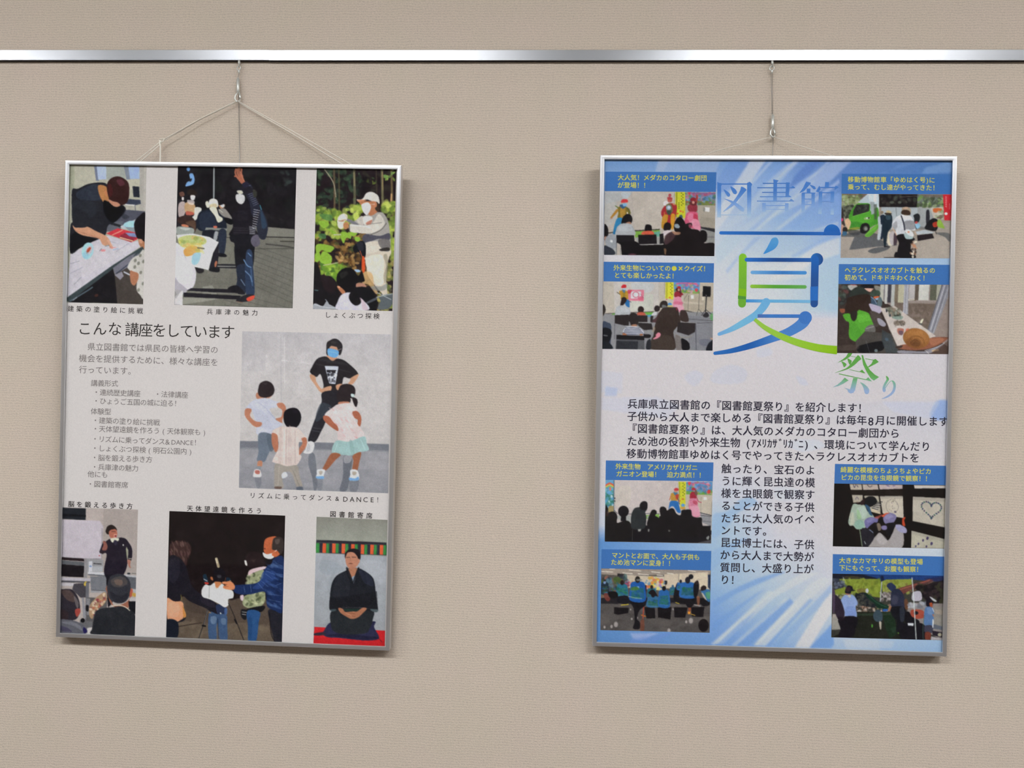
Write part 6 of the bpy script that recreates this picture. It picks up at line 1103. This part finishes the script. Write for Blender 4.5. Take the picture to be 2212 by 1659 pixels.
s.line('628 352 628 600 626 826', 56, cap=False).poly('598 352 636 335 670 370 655 402 600 400', smooth=False)
s.line('232 367 602 367', 16, cap=False).line('240 792 600 792', 10, cap=False)
s.poly('275 442 335 475 366 512 350 542 322 528').poly('368 402 428 430 459 477 442 507 405 490')
s.poly('522 403 588 442 562 482 472 592 402 672 265 752 372 645 455 540 505 450').poly('283 568 420 610 540 690 560 722 545 748 510 735 425 660 350 607')
# middle character
s.line('988 310 985 480 983 606', 50, cap=False).poly('960 302 1036 318 1008 345 962 345', smooth=False)
for a in ('815 357 1190 357', '738 418 1258 418', '805 482 1178 482', '775 543 1205 543', '735 602 1245 602'): s.line(a, 13, cap=False)
s.line('1160 345 1157 440 1150 545', 48, cap=False).poly('1195 420 1230 392 1264 418', smooth=False).poly('1140 543 1165 512 1208 545', smooth=False).poly('1168 604 1206 570 1252 604', smooth=False)
s.line('832 630 830 750', 48, cap=False).line('1146 632 1143 750', 50, cap=False).line('835 662 1150 664', 13, cap=False).line('835 715 1150 717', 10, cap=False)
# right character
s.poly('1412 333 1482 350 1442 400 1380 468 1316 494 1370 420', smooth=False).poly('1452 368 1532 400 1548 430 1520 442 1478 400', smooth=False)
s.line('1446 430 1446 492', 50, cap=False).line('1360 490 1540 492', 13, cap=False)
s.line('1373 490 1370 752', 46, cap=False).line('1509 490 1508 692', 46, cap=False)
for a in ('1392 574 1490 574', '1392 650 1490 650'): s.line(a, 12, cap=False)
s.line('1702 340 1697 416', 52, cap=False).line('1580 414 1850 414', 15, cap=False).poly('1595 388 1612 440 1582 480 1546 472', smooth=False).poly('1818 388 1864 412 1800 452', smooth=False)
s.line('1612 470 1606 640 1602 780', 48, cap=False).line('1776 470 1771 622', 48, cap=False).line('1630 486 1790 486', 13, cap=False).line('1630 602 1760 602', 12, cap=False)
s.line('1630 690 1770 690', 12, cap=False).line('1775 700 1770 790', 44, cap=False)
s.build(PR, SR, 'lettering', 'blue title characters fading downward')
k3 = (1790, 750, 13.825)
s = Strokes(k3, None); s.col = lambda P: np.where(P[:, 1:] < 1000, grad(850, '5fa04b', 1000, '6fae7a')(P), grad(1000, '78b08c', 1300, '92a9cb')(P))
s.poly('580 178 712 178 640 282 500 378 258 468 420 362 520 282', smooth=False).line('650 262 830 300', 14, cap=False)
s.poly('830 285 890 243 972 350 900 410 760 540 560 660 180 768 400 682 560 600 700 450').poly('562 338 640 370 690 420 640 520 598 470').poly('383 423 480 460 535 522 460 600 428 520')
s.poly('980 232 1030 240 1050 330 1130 520 1240 690 1380 820 1506 890 1420 950 1350 998 1260 930 1130 730 1030 520', smooth=False)
s.line('1095 345 1345 385', 18, cap=False).poly('1330 380 1400 348 1498 440 1400 500 1200 602 1165 592 1280 490', smooth=False)
s.line('618 668 935 738', 15, cap=False).poly('915 730 1000 668 1098 782 1040 776', smooth=False).line('308 796 1200 988', 24, cap=False).poly('1108 960 1182 898 1294 1022 1200 1008', smooth=False)
s.poly('480 908 592 990 440 1090 290 1160 116 1197 260 1120 380 1020', smooth=False)
s.poly('735 920 862 930 830 1090 790 1280 740 1360 660 1382 590 1350 560 1270 462 1210 640 1262 690 1080', smooth=False).poly('943 1048 1060 1100 1170 1200 1212 1290 1190 1380 1130 1400 1080 1370 1040 1220 1000 1130')
s.poly('1708 865 1762 882 1802 960 1750 1062 1695 1180 1705 1290 1660 1342 1618 1310 1610 1210 1660 1080 1728 960')
s.line('1688 1240 1730 1160 1800 1060 1865 1005', [10, 22, 16, 14], cap=False)
s.poly('1858 1000 1930 1000 1990 1070 2006 1180 1972 1320 1880 1430 1740 1510 1575 1545 1700 1480 1830 1390 1908 1280 1933 1150 1900 1035')
s.build(PR, SR, 'lettering', 'slanting green title characters fading to blue')

# ------------------------------------------------------------------ hanging hardware
def torus(name, c, r, t, m, parent, nx=(0, 1, 0), sq=1.0):
    u = Vector(nx).normalized(); a = u.orthogonal().normalized(); b = u.cross(a)
    pts = [c + a * math.cos(k * math.pi / 8) * r + b * math.sin(k * math.pi / 8) * r * sq for k in range(16)]
    return link(name, tube_mesh(name, pts, t, 8, True), m, parent)
def hanger(label, px_top, py_bar0, py_bar1, px_bar, px_hook, py_hook, tail_to, gap):
    Y = -0.0060
    top = hit_y(px_top, 131, Y)
    root = empty('picture_hanger', Matrix.Translation(top)); root['label'] = label; root['category'] = 'picture hook'; root['group'] = 'steel picture hangers on the rail'
    inv = Matrix.Translation(-top)
    def q(x, y, d=0.0): return inv @ hit_y(x, y, Y - d)
    # runner stem and clip in the channel
    e = q(px_top + 0.5, 141)
    link('runner', tube_mesh('runner', [q(px_top, 129.5, -.003), q(px_top, 132.5, -.001), q(px_top + .3, 136), e], [0.0016, 0.0019, 0.0021, 0.0010], 10), M_STEEL, root)
    torus('ring', q(px_top + 0.2, 141.5), 0.0022, 0.0006, M_STEEL, root, (1, 0.15, 0), 1.2)
    torus('ring', q(px_top - 0.5, 147.5), 0.0034, 0.0008, M_STEEL, root, (0.35, 1, 0))
    link('swivel', tube_mesh('swivel', [q(px_top - 1, 150.5), q(px_top - .5, 153), q(px_top - .2, 156), q(px_top - .2, 159)], [0.0009, 0.0017, 0.0015, 0.0008], 10), M_STEEL, root)
    # wire down to the adjuster
    link('wire', tube_mesh('wire', [q(px_top, 158), q(px_bar, py_bar0)], 0.00035, 6), M_WIRE, root)
    if gap: link('wire', tube_mesh('wire', [q(px_top - 2.5, 158), q(px_bar - 1.5, py_bar0 + 2)], 0.0003, 6), M_WIRE, root)
    b0, b1 = q(px_bar, py_bar0), q(px_bar, py_bar1); d = (b1 - b0)
    link('adjuster', tube_mesh('adjuster', [b0, b0 + d * .10, b0 + d * .12, b0 + d * .97, b1], [0.0010, 0.0014, 0.0025, 0.0025, 0.0021], 16), M_STEEL, root)
    # spring hook plate and crook holding the cord
    h0 = q(px_bar + 0.6, py_bar1 - 1, .001); hk = q(px_hook, py_hook, .001)
    m = (h0 + hk) / 2
    link('hook', tube_mesh('hook', [h0, m + Vector((-.0035, -.001, .0015)), m + Vector((-.0042, -.0014, -.004)), hk + Vector((-.0008, -.0015, -.0008)), hk + Vector((.0032, .0006, .001)), hk + Vector((.0034, .0016, .0055))],
                              [0.0012, 0.0012, 0.0014, 0.0014, 0.0012, 0.0008], 8), M_STEEL, root)
    link('latch', tube_mesh('latch', [h0 + Vector((.001, .001, 0)), m + Vector((.0034, .001, -.001)), hk + Vector((.0036, .001, .0045))], [0.0010, 0.0016, 0.0012], 8), M_STEEL, root)
    # spare wire running on down behind the frame
    a = q(px_bar + 1.5, py_bar1 + 4, -.003)
    link('wire', tube_mesh('wire', [a, inv @ hit_y(tail_to[0], tail_to[1], -0.003), inv @ hit_y(tail_to[0], tail_to[1] + 40, -0.003)], 0.00045, 6), M_WIRE, root)
    return hk + top
hL = hanger('short steel picture hanger above the white course poster', 516.5, 167, 199, 514.3, 513, 219, (517.5, 348), False)
hR = hanger('longer steel picture hanger on twin wires above the blue poster', 1668, 246, 276, 1669, 1669, 296, (1669, 334), True)

def cord(poster, runs, name='hanging_cord', r=0.00068, label=None):
    """one cotton cord, several strands, in the poster's own coordinates"""
    vs, fs = [], []
    for pts in runs:
        rr = r
        if isinstance(pts, tuple): pts, rr = pts
        me = tube_mesh('t', [poster.inv @ Vector(p) for p in pts], rr, 6); b = len(vs)
        vs += [v.co.copy() for v in me.vertices]; fs += [tuple(b + k for k in p.vertices) for p in me.polygons]; bpy.data.meshes.remove(me)
    me = mesh(name, vs, fs)
    for p in me.polygons: p.use_smooth = True
    link(name, me, M_CORD, poster.root)
def ring(poster, px, py, y):
    c = poster.inv @ hit_y(px, py, y)
    torus('hanging_ring', c, 0.006, 0.0009, M_STEEL, poster.root, (0.1, 1, 0))
yb = -0.021
k = Vector((-.001, -.001, 0))
kn = hit_y(349, 304, -0.0125)
cord(PL, [
    [hL + Vector((.001, -.0015, 0)), hit_y(640, 288, -0.0095), hit_y(756, 354, -0.0175), hit_y(790, 372, yb)],
    [hL + Vector((.001, .0005, -.001)), hit_y(650, 300, -0.0090), hit_y(738, 354, -0.0165), hit_y(770, 372, yb)],
    [hL + Vector((-.001, -.0015, 0)), hit_y(430, 258, -0.0100), hit_y(356, 300, -0.0120), kn],
    [hL + Vector((-.001, .0005, -.001)), hit_y(430, 259.5, -0.0085), hit_y(358, 302, -0.0105), kn],
    [kn, hit_y(322, 326, -0.015), hit_y(292, 350, -0.0185), hit_y(262, 368, yb)],
    [kn + Vector((0, .002, -.002)), hit_y(326, 330, -0.0145), hit_y(296, 356, -0.0195), hit_y(268, 372, yb)],
    ([kn + Vector((-.003, 0, .0005)), hit_y(346.5, 318, -0.013), hit_y(346, 348, -0.0175), hit_y(346, 366, yb)], 0.0012),
    ([kn + Vector((-.003, 0, .002)), kn + Vector((0, -.001, .0025)), kn + Vector((.004, 0, .0035)), kn + Vector((.003, 0, -.001)), kn + Vector((-.001, -.001, -.003)), kn + Vector((-.0035, 0, 0))], 0.0009),
])
ring(PL, 264, 375, yb); ring(PL, 782, 380, yb)
cord(PR, [
    [hR + Vector((.001, -.001, 0)), hit_y(1722, 313, -0.012), hit_y(1790, 334, -0.021), hit_y(1850, 350, yb)],
    [hR + Vector((-.001, -.001, 0)), hit_y(1612, 309, -0.012), hit_y(1540, 328, -0.021), hit_y(1490, 345, yb)],
], r=0.0005)
ring(PR, 1852, 356, yb); ring(PR, 1488, 350, yb)
